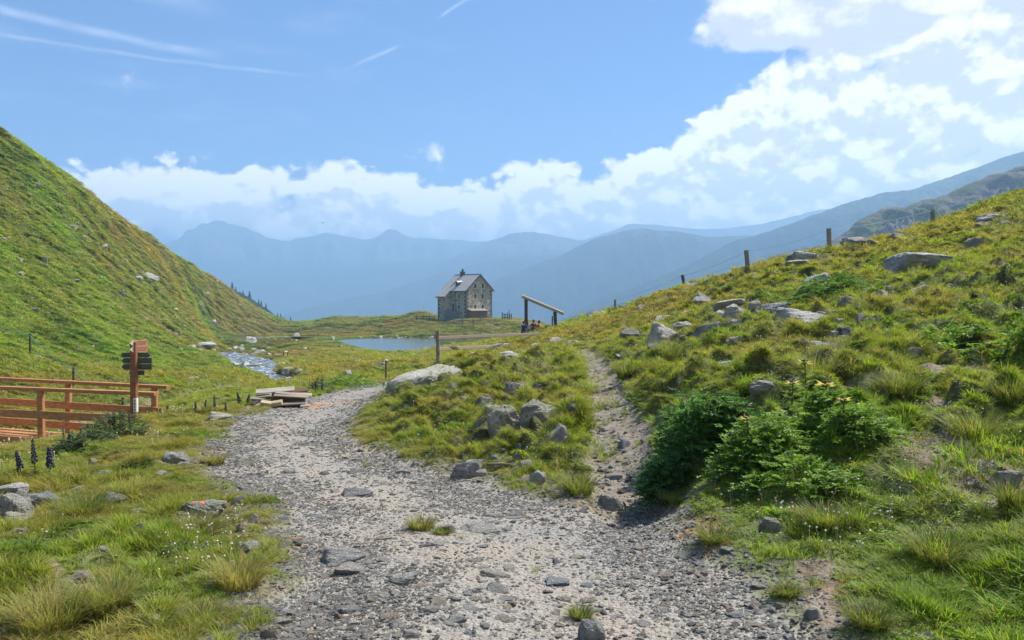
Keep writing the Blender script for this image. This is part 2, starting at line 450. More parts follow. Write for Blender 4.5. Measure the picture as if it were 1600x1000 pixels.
def HF(x, y):
    x = np.asarray(x, float); y = np.asarray(y, float)
    z = H0(x, y)
    r = np.hypot(x, y)
    tr, foot = masks(x, y)
    off = sstep(tr, -0.1, 0.7) * sstep(foot, 0.8, 1.7)
    right = rightmask(x, y) * sstep(y, 2, 6) * (1 - sstep(r, 95, 130)) * off
    left = sstep(-x, 22, 34) * (1 - sstep(r, 250, 330))
    # tussocks and little terraces of the right-hand slope
    st_, rs_ = terrace(x, y)
    n2 = fbm(x * 1.6, y * 1.6, 3, 31)
    n3 = perlin(x * 4.2, y * 4.2, 41)
    far = sstep(r, 18, 45)
    nr_ = (r < 22) & (right > 0.01)
    if nr_.any():
        flat_ = np.zeros(r.shape); flat_[nr_] = dirtmask(x[nr_], y[nr_]); right = right * (1 - 0.75 * flat_)
    n4 = np.abs(fbm(x * 0.85 + 7, y * 0.85, 3, 33))
    z = z + right * (0.42 * st_ + 0.26 * (np.abs(n2) * 1.7 - 0.25) + 0.30 * (n4 * 1.7 - 0.25) + 0.04 * n3) * (1 - 0.15 * far) * (0.40 + 0.60 * sstep(r, 5, 9))
    z = z - left * 1.1 * (1 - np.abs(fbm(y * 0.055 - x * 0.02, x * 0.022, 4, 54, .55)) * 3.0) * 0.8
    z = z + left * (0.6 * fbm(x * 0.06, y * 0.06, 4, 51, .4) + 0.35 * (np.abs(fbm(x * 0.35, y * 0.35, 4, 52, .6)) * 1.7 - .3))
    rest = off * (1 - right) * (1 - left)
    z = z + rest * (0.13 * (np.abs(fbm(x * 1.2, y * 1.2, 3, 61)) * 1.7 - .25) + 0.035 * perlin(x * 3.3, y * 3.3, 62)) * (1 + sstep(r, 25, 60) * 1.4)
    # raised verge, worn wheel tracks and washed-out stones on the track
    z = z + 0.07 * sstep(tr, -0.25, 0.25) * (1 - sstep(r, 40, 60))
    z = z - 0.09 * (1 - sstep(foot, 0.5, 1.3)) * (1 - sstep(r, 30, 40))
    ins = 1 - sstep(tr, -0.5, 0.0)
    z = z + ins * (0.035 * fbm(x * 1.1, y * 0.8, 3, 71) + 0.012 * fbm(x * 6, y * 6, 2, 72)) * (1 - sstep(r, 25, 40))
    # open water
    for poly, dep in ((LAKE, 1.2), (POND, 0.7)):
        m = (y > 110) & (y < 210) & (x < 25) & (x > -90)
        if m.any():
            sd_ = poly_sd(x[m], y[m], poly) + 0.5 * fbm(x[m] * 0.4, y[m] * 0.4, 2, 81)
            zz = z[m]
            w_ = 1 - sstep(sd_, 0.0, 9.0)
            bank = LAKE_Z + 0.02 + np.clip(sd_, 0, 9) * 0.035 + 0.10 * sstep(sd_, -0.2, 0.7)
            zz = zz * (1 - w_) + np.where(sd_ < 0, LAKE_Z - dep * sstep(-sd_, 0, 3.0) - 0.05, np.maximum(bank, np.minimum(zz, bank + 0.5))) * w_
            z[m] = zz
    m = (y > 12) & (y < 180) & (x < -5) & (x > -90)
    if m.any():
        ld = line_d(x[m], y[m], STREAM) + 0.25 * fbm(x[m] * 0.5, y[m] * 0.5, 3, 91)
        z[m] = z[m] - 0.75 * (1 - sstep(ld, 0.7, 1.5)) * sstep(y[m], 12, 16)
    # level ground for the house
    hd = np.hypot(x - HOUSE_C[0], y - HOUSE_C[1])
    k_ = 1 - sstep(hd, 6, 15)
    z = z * (1 - k_) + (-3.35) * k_
    return z
def hit(px, py, lo=2.2, hi=420): return hit0(px, py, HF, lo, hi)
def gz(x, y): return float(HF(np.array([float(x)]), np.array([float(y)]))[0])
# ------------------------------------------------------------------ materials
def newmat(name):
    m = bpy.data.materials.new(name); m.use_nodes = True
    return m, NT(m.node_tree)
def finish(t, bsdf, disp=None):
    t.n('ShaderNodeOutputMaterial', {0: bsdf})
def pbsdf(t, col, rough=0.8, normal=None, spec=0.3, **kw):
    ins = {'Base Color': col, 'Roughness': rough, 'Specular IOR Level': spec}
    if normal is not None: ins['Normal'] = normal
    ins.update(kw)
    return t.n('ShaderNodeBsdfPrincipled', ins).outputs[0]
def obj_rand(t): return t.n('ShaderNodeObjectInfo').outputs['Random']

# ground: soil, turf and gravel by the masks the mesh carries
mg, t = newmat('ground')
pos = t.n('ShaderNodeNewGeometry').outputs['Position']
gm = t.n('ShaderNodeAttribute', attribute_name='gravel').outputs['Fac']
gl = t.n('ShaderNodeAttribute', attribute_name='lush').outputs['Fac']
gd = t.n('ShaderNodeAttribute', attribute_name='bare').outputs['Fac']
gr = t.n('ShaderNodeAttribute', attribute_name='rust').outputs['Fac']
gk = t.n('ShaderNodeAttribute', attribute_name='soil_shade').outputs['Fac']
dist = t.v('LENGTH', pos)
na = t.noise(pos, 0.9, 6, 0.62); nb = t.noise(pos, 7.0, 5, 0.6); nc = t.noise(pos, 0.13, 5, 0.6); nf = t.noise(pos, 40, 4, 0.6)
turf = t.ramp(gl, [(0.0, (0.19, 0.14, 0.035)), (0.3, (0.14, 0.145, 0.026)), (0.55, (0.095, 0.15, 0.018)), (0.8, (0.11, 0.21, 0.016)), (1.0, (0.14, 0.27, 0.016))])
turf = t.mix(t.mr(nb, 0.3, 0.7, 0.0, 1.0), t.mix(0.55, turf, (0.05, 0.055, 0.012)), turf)
turf = t.mix(t.m('MULTIPLY', t.ss(na, 0.52, 0.72), 0.45), turf, (0.19, 0.15, 0.05))
soil = t.ramp(nb, [(0.25, (0.10, 0.075, 0.05)), (0.5, (0.25, 0.20, 0.145)), (0.75, (0.40, 0.35, 0.28))])
dm = t.m('MAXIMUM', gd, t.m('MULTIPLY', t.ss(dist, 40.0, 8.0), 0.35))
c = t.mix(dm, turf, soil)
c = t.mix(t.m('MULTIPLY', gk, 0.85), c, t.mix(nb, (0.035, 0.024, 0.014), (0.10, 0.07, 0.04)))  # bare riser soil, its colour darkened to paint in shade under the steps
c = t.mix(t.m('MULTIPLY', gr, t.m('MULTIPLY', t.ss(nb, 0.35, 0.6), 0.6)), c, (0.33, 0.11, 0.03))
# gravel
v1 = t.vor(pos, 34.0, 'Color'); v1d = t.vor(pos, 34.0, 'Distance'); v2 = t.vor(pos, 85.0, 'Color'); v2d = t.vor(pos, 85.0, 'Distance'); v3d = t.vor(t.v('ADD', pos, t.v('MULTIPLY', t.noise(pos, 8, 2, .5, out=1), (.1, .1, .1))), 13.0, 'Distance'); v3c = t.vor(pos, 13.0, 'Color')
g1 = t.ramp(t.n('ShaderNodeSeparateXYZ', {0: v1}).outputs[0], [(0.0, (0.15, 0.145, 0.145)), (0.45, (0.26, 0.25, 0.235)), (0.8, (0.37, 0.34, 0.30)), (1.0, (0.52, 0.50, 0.47))])
g2 = t.ramp(t.n('ShaderNodeSeparateXYZ', {0: v2}).outputs[1], [(0.0, (0.18, 0.17, 0.155)), (0.6, (0.32, 0.295, 0.265)), (1.0, (0.48, 0.46, 0.43))])
gc = t.mix(0.42, t.mix(0.5, g1, g2), (0.31, 0.285, 0.25))
gc = t.mix(t.m('MULTIPLY', t.ss(t.noise(pos, 0.7, 5, 0.6), 0.42, 0.66), 0.75), gc, (0.38, 0.32, 0.255))
gc = t.mix(t.m('MULTIPLY', t.ss(nc, 0.42, 0.6), 0.3), gc, (0.27, 0.27, 0.285))
gc = t.mix(t.m('MULTIPLY', gr, 0.7), gc, (0.46, 0.24, 0.13))
c = t.mix(gm, c, gc)
h = t.m('ADD', t.m('MULTIPLY', t.m('SUBTRACT', 1.0, v1d), 0.016), t.m('MULTIPLY', t.m('SUBTRACT', 1.0, v2d), 0.006))
h = t.m('ADD', h, t.m('MULTIPLY', t.ss(v3d, 0.5, 0.1), t.m('MULTIPLY', t.ss(t.n('ShaderNodeSeparateXYZ', {0: v3c}).outputs[2], 0.45, 0.8), 0.03)))
h2 = t.m('ADD', t.m('MULTIPLY', nb, 0.10), t.m('MULTIPLY', nf, 0.02))
h2 = t.m('ADD', h2, t.m('MULTIPLY', t.m('MULTIPLY', na, t.ss(dist, 30.0, 90.0)), 1.3))
hh = t.n('ShaderNodeMix', {0: gm, 2: h2, 3: h}, data_type='FLOAT').outputs[0]
finish(t, pbsdf(t, c, 0.92, t.bump(hh, 1.0, 1.0), 0.12))

# rock: banded gneiss with pale lichen
def rockmat(name, base, lichen, rough=0.85, tint=(1, 1, 1)):
    m, t = newmat(name)
    co = t.n('ShaderNodeTexCoord').outputs['Object']
    r_ = obj_rand(t)
    cs = t.v('ADD', co, t.n('ShaderNodeCombineXYZ', {0: t.m('MULTIPLY', r_, 40.0), 1: t.m('MULTIPLY', r_, 17.0), 2: 0.0}))
    n1 = t.noise(cs, 1.6, 7, 0.65); n2 = t.noise(cs, 9.0, 6, 0.7); n3 = t.noise(t.v('MULTIPLY', cs, (1, 1, 6)), 1.8, 6, 0.65, dist=0.6)
    c = t.ramp(n1, [(0.3, tuple(x * 0.52 for x in base)), (0.5, base), (0.7, tuple(min(x * 1.5, 0.72) for x in base))])
    c = t.mix(t.m('MULTIPLY', t.ss(n3, 0.5, 0.66), 0.55), c, tuple(x * 0.42 for x in base))
    c = t.mix(t.m('MULTIPLY', t.ss(n2, 0.47, 0.62), 0.6), c, tuple(min(x * 1.65, 0.75) for x in base))
    lm = t.m('MULTIPLY', t.ss(t.noise(cs, 3.2, 6, 0.72), 0.5 if lichen > 0.5 else 0.57, 0.62), min(1.0, 0.35 + lichen))
    c = t.mix(lm, c, (0.27, 0.29, 0.12) if lichen > 0.5 else (0.36, 0.36, 0.30))
    dk = t.m('MULTIPLY', t.ss(t.noise(cs, 5.5, 5, 0.7), 0.56, 0.66), 0.6)
    c = t.mix(dk, c, (0.09, 0.09, 0.085))
    c = t.mix(1.0, c, t.mix(r_, (0.84, 0.86, 0.9), (1.12, 1.06, 0.98)), 'MULTIPLY')
    hgt = t.m('ADD', t.m('ADD', t.m('MULTIPLY', n3, 0.16), t.m('MULTIPLY', n2, 0.07)), t.m('MULTIPLY', t.noise(cs, 30, 4, 0.7), 0.012))
    finish(t, pbsdf(t, c, rough, t.bump(hgt, 1.0, 0.9), 0.25))
    return m
M = {}
M['rock'] = rockmat('rock_grey', (0.50, 0.485, 0.46), 0.15)
M['rock_pale'] = rockmat('rock_pale', (0.60, 0.58, 0.55), 0.1)
M['rock_dark'] = rockmat('rock_dark', (0.34, 0.33, 0.32), 0.2)
M['rock_blue'] = rockmat('rock_blue', (0.42, 0.44, 0.47), 0.05)
M['rock_tan'] = rockmat('rock_tan', (0.52, 0.44, 0.36), 0.1)
M['rock_lichen'] = rockmat('rock_lichen', (0.47, 0.47, 0.40), 0.9)

def woodmat(name, base, vary=0.25, rough=0.75, grey=0.0):
    m, t = newmat(name)
    co = t.n('ShaderNodeTexCoord').outputs['Object']
    r_ = obj_rand(t)
    cs = t.v('ADD', co, t.n('ShaderNodeCombineXYZ', {0: t.m('MULTIPLY', r_, 31.0), 1: t.m('MULTIPLY', r_, 13.0), 2: t.m('MULTIPLY', r_, 7.0)}))
    g = t.noise(t.v('MULTIPLY', cs, (1.2, 18, 18)), 1.0, 5, 0.6)
    k = t.noise(cs, 4.5, 3, 0.6)
    c = t.ramp(g, [(0.3, tuple(x * (1 - vary) for x in base)), (0.7, tuple(min(1, x * (1 + vary)) for x in base))])
    c = t.mix(t.ss(t.vor(t.v('MULTIPLY', cs, (0.8, 3, 3)), 2.0), 0.10, 0.03), c, tuple(x * 0.35 for x in base))
    if grey: c = t.mix(t.m('MULTIPLY', t.ss(k, 0.4, 0.65), grey), c, (0.30, 0.28, 0.25))
    c = t.mix(1.0, c, t.mix(r_, (0.82, 0.82, 0.84), (1.12, 1.1, 1.06)), 'MULTIPLY')
    finish(t, pbsdf(t, c, rough, t.bump(t.m('ADD', g, t.m('MULTIPLY', k, 0.4)), 0.006, 1.0), 0.3))
    return m
M['wood_orange'] = woodmat('larch_orange', (0.54, 0.245, 0.095), 0.35, 0.75, 0.12)
M['wood_sign'] = woodmat('larch_stained', (0.27, 0.105, 0.052), 0.3, 0.8, 0.15)
M['wood_grey'] = woodmat('weathered_wood', (0.27, 0.225, 0.18), 0.35, 0.85, 0.6)
M['wood_pale'] = woodmat('sawn_wood', (0.37, 0.335, 0.285), 0.3, 0.85, 0.5)
M['wood_yellow'] = woodmat('fresh_wood', (0.52, 0.43, 0.28), 0.12, 0.8)
M['wood_dark'] = woodmat('dark_wood', (0.09, 0.062, 0.045), 0.35, 0.85, 0.2)
M['wood_brown'] = woodmat('brown_wood', (0.15, 0.085, 0.05), 0.3, 0.85)
def flat(name, col, rough=0.7, n=0.15, sc=12, spec=0.3, bmp=0.003):
    m, t = newmat(name)
    co = t.n('ShaderNodeTexCoord').outputs['Object']
    nz = t.noise(co, sc, 4, 0.6)
    c = t.ramp(nz, [(0.3, tuple(x * (1 - n) for x in col)), (0.7, tuple(min(1, x * (1 + n)) for x in col))])
    finish(t, pbsdf(t, c, rough, t.bump(nz, bmp, 1.0), spec))
    return m
M['sign_dark'] = flat('sign_back', (0.095, 0.10, 0.095), 0.55)
M['sign_white'] = flat('sign_white', (0.75, 0.74, 0.70), 0.6, 0.06)
M['sign_red'] = flat('sign_red', (0.48, 0.12, 0.06), 0.6)
M['sign_salmon'] = flat('sign_salmon', (0.62, 0.34, 0.24), 0.6, 0.1)
M['black'] = flat('black_print', (0.03, 0.03, 0.03), 0.6)
M['orange_paint'] = flat('orange_paint', (0.55, 0.22, 0.12), 0.9, 0.4)
M['wire_blue'] = flat('blue_wire', (0.09, 0.28, 0.55), 0.5)
M['wire_teal'] = flat('teal_rope', (0.10, 0.42, 0.40), 0.6)
M['wire_grey'] = flat('grey_wire', (0.2, 0.2, 0.2), 0.5)
M['mortar'] = flat('lime_mortar', (0.62, 0.59, 0.54), 0.9, 0.1)
M['glass'] = flat('dark_glass', (0.02, 0.025, 0.03), 0.12, 0.05, spec=0.6, bmp=0.0)
M['metal_dark'] = flat('dark_metal', (0.05, 0.05, 0.055), 0.5)
M['metal_pale'] = flat('sheet_metal', (0.62, 0.62, 0.63), 0.45)
M['plaster'] = flat('grey_plaster', (0.20, 0.20, 0.20), 0.9, 0.2, 1.2)
M['skin'] = flat('skin', (0.52, 0.30, 0.21), 0.6, 0.05)
M['hair'] = flat('dark_hair', (0.035, 0.025, 0.02), 0.6, 0.3)
M['cloth_navy'] = flat('navy_cloth', (0.035, 0.05, 0.20), 0.9, 0.15)
M['cloth_red'] = flat('maroon_cloth', (0.10, 0.03, 0.035), 0.9, 0.15)
M['cloth_tan'] = flat('terracotta_cloth', (0.38, 0.14, 0.09), 0.9, 0.15)
M['cloth_grey'] = flat('grey_trousers', (0.12, 0.12, 0.13), 0.9, 0.15)

def stonewall():
    m, t = newmat('rubble_stone')
    co = t.n('ShaderNodeTexCoord').outputs['Object']
    w = t.v('ADD', co, t.v('MULTIPLY', t.noise(co, 1.6, 3, 0.5, out=1), (0.5, 0.5, 0.5)))
    ws = t.v('MULTIPLY', w, (1, 1, 1.7))
    vc = t.vor(ws, 1.5, 'Color'); vd = t.vor(ws, 1.5, 'Distance', feature='DISTANCE_TO_EDGE')
    c = t.ramp(t.n('ShaderNodeSeparateXYZ', {0: vc}).outputs[0], [(0, (0.24, 0.215, 0.18)), (0.35, (0.47, 0.425, 0.355)), (0.75, (0.60, 0.545, 0.46)), (1, (0.66, 0.61, 0.53))])
    c = t.mix(t.ss(vd, 0.07, 0.0), c, (0.40, 0.37, 0.32))
    c = t.mix(t.m('MULTIPLY', t.ss(t.noise(co, 0.45, 4, 0.6), 0.4, 0.65), 0.5), c, (0.33, 0.30, 0.26))
    dk = t.ss(t.noise(t.v('MULTIPLY', co, (1, 1, 1.6)), 1.3, 5, 0.7), 0.58, 0.66)
    c = t.mix(t.m('MULTIPLY', dk, 0.7), c, (0.05, 0.048, 0.045))
    finish(t, pbsdf(t, c, 0.92, t.bump(t.m('ADD', t.ss(vd, 0.0, 0.12), t.noise(co, 5, 3, .6)), 0.06, 1.0), 0.15))
    return m
M['stone'] = stonewall()
m, t = newmat('wood_shingle')
co = t.n('ShaderNodeTexCoord').outputs['Object']
c = t.ramp(t.noise(t.v('MULTIPLY', co, (1.2, 1.2, 1.2)), 1.6, 6, 0.7), [(0.3, (0.42, 0.41, 0.40)), (0.7, (0.60, 0.59, 0.57))])
c = t.mix(t.m('MULTIPLY', t.ss(t.noise(co, 6.0, 3, 0.6), 0.5, 0.65), 0.3), c, (0.24, 0.225, 0.21))
finish(t, pbsdf(t, c, 0.72, t.bump(t.noise(co, 8, 3, 0.6), 0.03, 1.0), 0.35))
M['shingle'] = m
def watermat(name, sc, hgt, foam):
    m, t = newmat(name)
    pos = t.n('ShaderNodeNewGeometry').outputs['Position']
    n = t.noise(pos, sc, 4, 0.6)
    if foam:
        f = t.m('MULTIPLY', t.ss(t.noise(t.v('MULTIPLY', pos, (1, 0.35, 1)), sc * 0.5, 6, 0.75), 0.47, 0.68), foam)
        c = t.mix(f, (0.07, 0.09, 0.11), (0.85, 0.87, 0.9))
        r_ = t.m('ADD', 0.12, t.m('MULTIPLY', f, 0.4))
    else: c, r_ = (0.022, 0.034, 0.03, 1), 0.13
    finish(t, pbsdf(t, c, r_, t.bump(n, hgt, 1.0), 0.7, IOR=1.33))
    return m
M['lake'] = watermat('lake_water', 1.6, 0.004, 0)
M['stream'] = watermat('stream_water', 3.2, 0.16, 0.85)

# plants: tint comes from the instance (or the object), light shines through the blades
def leafmat(name, attr, trans=0.45, rough=0.5, spec=0.35, base=(1, 1, 1)):
    m, t = newmat(name)
    if attr: tint = t.n('ShaderNodeAttribute', attribute_name='tint', attribute_type='INSTANCER').outputs['Color']
    else: tint = t.mix(0.0, base, base)
    vv = t.n('ShaderNodeAttribute', attribute_name='vary').outputs['Fac']
    r_ = obj_rand(t)
    c = t.mix(1.0, tint, t.ramp(vv, [(0, (0.34, 0.42, 0.4)), (0.5, (1, 1, 1)), (1, (1.9, 1.7, 1.5))]), 'MULTIPLY')
    dry = t.n('ShaderNodeAttribute', attribute_name='dry').outputs['Fac']
    c = t.mix(dry, c, (0.42, 0.32, 0.13))
    b = pbsdf(t, c, rough, None, spec)
    tr = t.n('ShaderNodeBsdfTranslucent', {0: t.mix(1.0, c, (1.45, 1.5, 0.85), 'MULTIPLY')}).outputs[0]
    finish(t, t.n('ShaderNodeMixShader', {0: trans, 1: b, 2: tr}).outputs[0])
    return m
M['grass'] = leafmat('grass_blade', True, 0.42, 0.55, 0.25)
M['leaf_bush'] = leafmat('bush_leaf', False, 0.36, 0.55, 0.25, (0.08, 0.19, 0.04))
M['leaf_low'] = leafmat('low_leaf', False, 0.38, 0.5, 0.3, (0.15, 0.265, 0.035))
M['leaf_thistle'] = leafmat('thistle_leaf', False, 0.4, 0.5, 0.3, (0.15, 0.23, 0.05))
M['leaf_blue'] = leafmat('dusty_leaf', False, 0.3, 0.6, 0.25, (0.10, 0.14, 0.06))
M['thistle_head'] = leafmat('thistle_bract', False, 0.45, 0.6, 0.3, (0.55, 0.52, 0.24))
M['tussock'] = leafmat('tussock_blade', False, 0.42, 0.55, 0.25, (0.13, 0.18, 0.035))
M['tussock_dry'] = leafmat('tussock_straw', False, 0.42, 0.6, 0.25, (0.22, 0.26, 0.07))
M['monkshood'] = flat('monkshood_petal', (0.035, 0.025, 0.085), 0.7, 0.4, 30)
M['stem'] = flat('plant_stem', (0.10, 0.12, 0.04), 0.7)
m, t = newmat('pebble')
tt_ = t.n('ShaderNodeAttribute', attribute_name='tint', attribute_type='INSTANCER').outputs['Color']
co = t.n('ShaderNodeTexCoord').outputs['Object']
nz = t.noise(co, 2.0, 5, 0.7)
c = t.mix(1.0, tt_, t.ramp(nz, [(0.3, (0.65, 0.65, 0.65)), (0.7, (1.3, 1.3, 1.3))]), 'MULTIPLY')
finish(t, pbsdf(t, c, 0.85, t.bump(nz, 0.15, 1.0), 0.25))
M['pebble'] = m

# ------------------------------------------------------------------ terrain sheet (rings round the camera: fine near and in view, coarse behind)
th_f = np.linspace(R(-41), R(41), 1040)
th_c1 = np.linspace(R(41), R(319), 150)[1:-1]
TH = np.concatenate([th_f, th_c1])
RR = np.concatenate([[0.25, 0.7, 1.2, 1.7], np.exp(np.linspace(math.log(2.2), math.log(420), 620))])
tg, rg = np.meshgrid(TH, RR)
gx, gy = np.sin(tg) * rg, np.cos(tg) * rg
gzv = HF(gx, gy)
# rim runs down to the valley floor
VALLEY = -170.0
nth = len(TH); nr = len(RR)
extra = []
for k, (rr, zz) in enumerate(((520, -75), (700, -125), (1000, -171.5))):
    extra.append(np.stack([np.sin(TH) * rr, np.cos(TH) * rr, np.full(nth, float(zz)) + 8 * np.sin(TH * 5)], 1))
V = np.stack([gx, gy, gzv], 2).reshape(-1, 3)
trm, ftm = masks(gx, gy)
def lushness(x, y):
    r = np.hypot(x, y)
    left = sstep(-x, 20, 34) * sstep(y, 25, 35)
    # bright green streaks run down the left slope along its fall line
    u = (x + 0.55 * y) ; w = (y - 0.4 * x)
    s_ = 0.40 + 0.78 * fbm(u * 0.028, w * 0.012, 3, 101, 0.6) + 0.42 * fbm(u * 0.11, w * 0.07, 3, 102) + 0.22 * fbm(x * 0.5, y * 0.5, 3, 106)
    s_ = s_ + 0.28 * (1 - sstep(y, 55, 130)) - 0.10 * sstep(y, 110, 160)
    mead = 0.34 + 0.5 * fbm(x * 0.09, y * 0.05, 4, 103, 0.6) + 0.15 * fbm(x * .6, y * .6, 2, 108)
    rt = 0.50 + 0.42 * fbm(x * 0.35, y * 0.35, 4, 104, 0.6) - 0.22 * sstep(y, 18, 40)
    mead = mead + (rt - mead) * (1 - sstep(r, 30, 45)) * sstep(x, -4, 3)
    nl = 0.42 + 0.5 * fbm(x * 0.5, y * 0.5, 4, 105, 0.6)
    mead = mead + (nl - mead) * (1 - sstep(r, 14, 22)) * sstep(-x, -0.5, 1)
    mead = mead + 0.3 * sstep(x, 0.5, 1.5) * (1 - sstep(r, 7, 11))
    return np.clip(mead * (1 - left) + s_ * left, 0, 1)
fl = gx.ravel(); fy = gy.ravel()
gravel = np.clip(np.maximum(1 - sstep(trm, -0.22, 0.12), 0.35 * (1 - sstep(ftm, 0.7, 1.25))), 0, 1)
bare = np.maximum(dirtmask(gx, gy), 1 - sstep(ftm, 0.75, 1.3))
# stones and sand round the stream; pale path behind the house; worn spots
bare = np.maximum(bare, 0.8 * (1 - sstep(np.abs(line_d(gx, gy, STREAM) - 1.0), 0.1, 0.5)) * (gy > 16) * (fbm(gx * .3, gy * .3, 2, 3) > -.1))
hp = line_d(gx, gy, [st_(775, 497, 221, 1.6), st_(800, 497, 216, 1.8), st_(825, 502, 205, 2.0), st_(838, 506, 195, 2.0), st_(850, 512, 180, 1.5)])
hp2 = line_d(gx, gy, [st_(745, 512, 208, 0.7), st_(765, 517, 200, 0.8), st_(778, 525, 190, 0.8)])
bare = np.maximum(bare, np.maximum(1 - sstep(hp, 0.7, 1.2), 0.9 * (1 - sstep(hp2, 0.7, 1.3))))
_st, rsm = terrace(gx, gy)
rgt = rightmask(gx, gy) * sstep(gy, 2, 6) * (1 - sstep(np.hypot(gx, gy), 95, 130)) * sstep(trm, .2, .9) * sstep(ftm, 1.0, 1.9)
riser = rsm * rgt * sstep(fbm(gx * 1.3, gy * 1.3, 3, 26), -0.12, 0.12)  # step faces that get bare soil with undercut shade in its colour
worn = sstep(fbm(gx * 0.8, gy * 0.8, 4, 15, 0.6), 0.22, 0.42) * (np.hypot(gx, gy) < 60) * 0.7
bare = np.clip(np.maximum(bare, worn), 0, 1)
scree = line_d(gx, gy, [on(225, 490, 26), on(270, 505, 22), on(300, 530, 10)]) + 0.5 * fbm(gx * .3, gy * .3, 3, 16)
scree2 = np.minimum(line_d(gx, gy, [on(205, 412, 10), on(232, 428, 7)]), line_d(gx, gy, [on(314, 460, 4), on(335, 480, 5), on(350, 500, 5)])) + 0.5 * fbm(gx * .5, gy * .5, 3, 17)
bare = np.clip(np.maximum(bare, 0.9 * np.maximum(1 - sstep(scree, .7, 1.2), 1 - sstep(scree2, .7, 1.3))), 0, 1)
rust = np.zeros(gx.shape)
for a_ in (on(460, 634, 150), on(560, 626, 90), on(1090, 830, 90), on(1120, 870, 50), on(1330, 930, 110), on(455, 850, 50)):
    rust = np.maximum(rust, 1 - sstep(np.hypot(gx - a_[0], gy - a_[1]) / a_[2] + 0.6 * fbm(gx * 2, gy * 2, 3, 18), 0.5, 1.2))
lush = lushness(gx, gy)
Fi = np.arange(nr - 1)[:, None] * nth; Fj = np.arange(nth)[None, :]; Fk = (Fj + 1) % nth
quads = np.stack([Fi + Fj, Fi + Fk, Fi + nth + Fk, Fi + nth + Fj], 2).reshape(-1, 4)[:, ::-1]
cen_tr = trm.ravel()[quads].mean(1)
cen_ft = ftm.ravel()[quads].mean(1)
cy_ = gy.ravel()[quads].mean(1)
k_track = cen_tr < 0.0
k_foot = (~k_track) & (cen_ft < 1.0)
k_gr = ~(k_track | k_foot)
# faces behind the camera belong to the turf except the track itself
attrs = dict(gravel=gravel.ravel(), bare=bare.ravel(), rust=rust.ravel(), lush=lush.ravel(), soil_shade=riser.ravel())
def sub(name, keep, addv=None, addf=None):
    f = quads[keep]
    used, inv = np.unique(f, return_inverse=True)
    f = inv.reshape(-1, 4); v = V[used]
    at = {k: a[used] for k, a in attrs.items()}
    if addv is not None:
        remap = -np.ones(len(V), np.int64); remap[used] = np.arange(len(used))
        ring = remap[(nr - 1) * nth: nr * nth]
        n0 = len(v); v = np.concatenate([v] + addv)
        rings = [ring] + [n0 + i * nth + np.arange(nth) for i in range(len(addv))]
        ff = []
        for a_, b_ in zip(rings[:-1], rings[1:]):
            ff.append(np.stack([a_, np.roll(a_, -1), np.roll(b_, -1), b_], 1)[:, ::-1])
        f = np.concatenate([f] + ff)
        at = {k: np.concatenate([a, np.full(nth * len(addv), 0.5 if k == 'lush' else 0.0)]) for k, a in at.items()}
    me = mesh_np(name, v, f)
    for k, a in at.items():
        me.attributes.new(k, 'FLOAT', 'POINT').data.foreach_set('value', a.astype(np.float32))
    o = link(name, me, mg)
    return tag(o, kind='structure')
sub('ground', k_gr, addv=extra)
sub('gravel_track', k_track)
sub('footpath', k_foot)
bpy.data.objects['gravel_track']['label'] = 'stony gravel cart track winding down towards the lake'
bpy.data.objects['footpath']['label'] = 'narrow trodden footpath climbing the slope on the right'
bpy.data.objects['ground']['label'] = 'alpine turf of the valley floor and both slopes'

# ------------------------------------------------------------------ water
def sheet(name, poly, z, mat, label):
    p = np.array(poly); c_ = p.mean(0)
    V_ = np.concatenate([[c_], c_ + (p - c_) * 1.12 + (p - c_) / (np.linalg.norm(p - c_, axis=1)[:, None] + 1e-6) * 0.9])
    V_ = np.concatenate([V_, np.full((len(V_), 1), z)], 1)
    n = len(p)
    Fc = [(0, 1 + i, 1 + (i + 1) % n) for i in range(n)]
    m_ = bpy.data.meshes.new(name); m_.from_pydata(V_.tolist(), [], Fc)
    bm = bmesh.new(); bm.from_mesh(m_); bmesh.ops.recalc_face_normals(bm, faces=bm.faces)
    if bm.faces[0].normal.z < 0: bmesh.ops.reverse_faces(bm, faces=bm.faces)
    bm.to_mesh(m_); bm.free()
    o = link(name, m_, mat); return tag(o, label, kind='structure')
sheet('lake', LAKE, LAKE_Z - 0.02, M['lake'], 'still mountain lake mirroring the sky below the stone house')
sheet('pond', POND, LAKE_Z - 0.024, M['lake'], 'thin strip of water between the lake and the left slope')
# stream: a strip that follows its bed
sp = []
for (ax, ay, aw), (bx, by, bw) in zip(STREAM[:-1], STREAM[1:]):
    for q in np.linspace(0, 1, 9)[:-1]:
        sp.append((ax + (bx - ax) * q, ay + (by - ay) * q, aw + (bw - aw) * q))
sp.append(STREAM[-1]); sp = np.array(sp)
for _ in range(6): sp[1:-1] = (sp[:-2] + sp[1:-1] * 2 + sp[2:]) / 4
zs = H0(sp[:, 0], sp[:, 1]) - 0.42
for _ in range(10): zs[1:-1] = (zs[:-2] + zs[1:-1] * 2 + zs[2:]) / 4
dv = np.gradient(sp[:, :2], axis=0); dv /= np.linalg.norm(dv, axis=1)[:, None]
nrm = np.stack([-dv[:, 1], dv[:, 0]], 1)
K = 9; sv = []
for i in range(len(sp)):
    for k in range(K):
        q = (k / (K - 1) * 2 - 1) * 1.3 * sp[i, 2]
        x_, y_ = sp[i, 0] + nrm[i, 0] * q, sp[i, 1] + nrm[i, 1] * q
        sv.append((x_, y_, zs[i] + 0.05 * perlin(np.array([x_ * 1.3]), np.array([y_ * 1.3]), 4)[0]))
sf = [(i * K + k, i * K + k + 1, (i + 1) * K + k + 1, (i + 1) * K + k) for i in range(len(sp) - 1) for k in range(K - 1)]
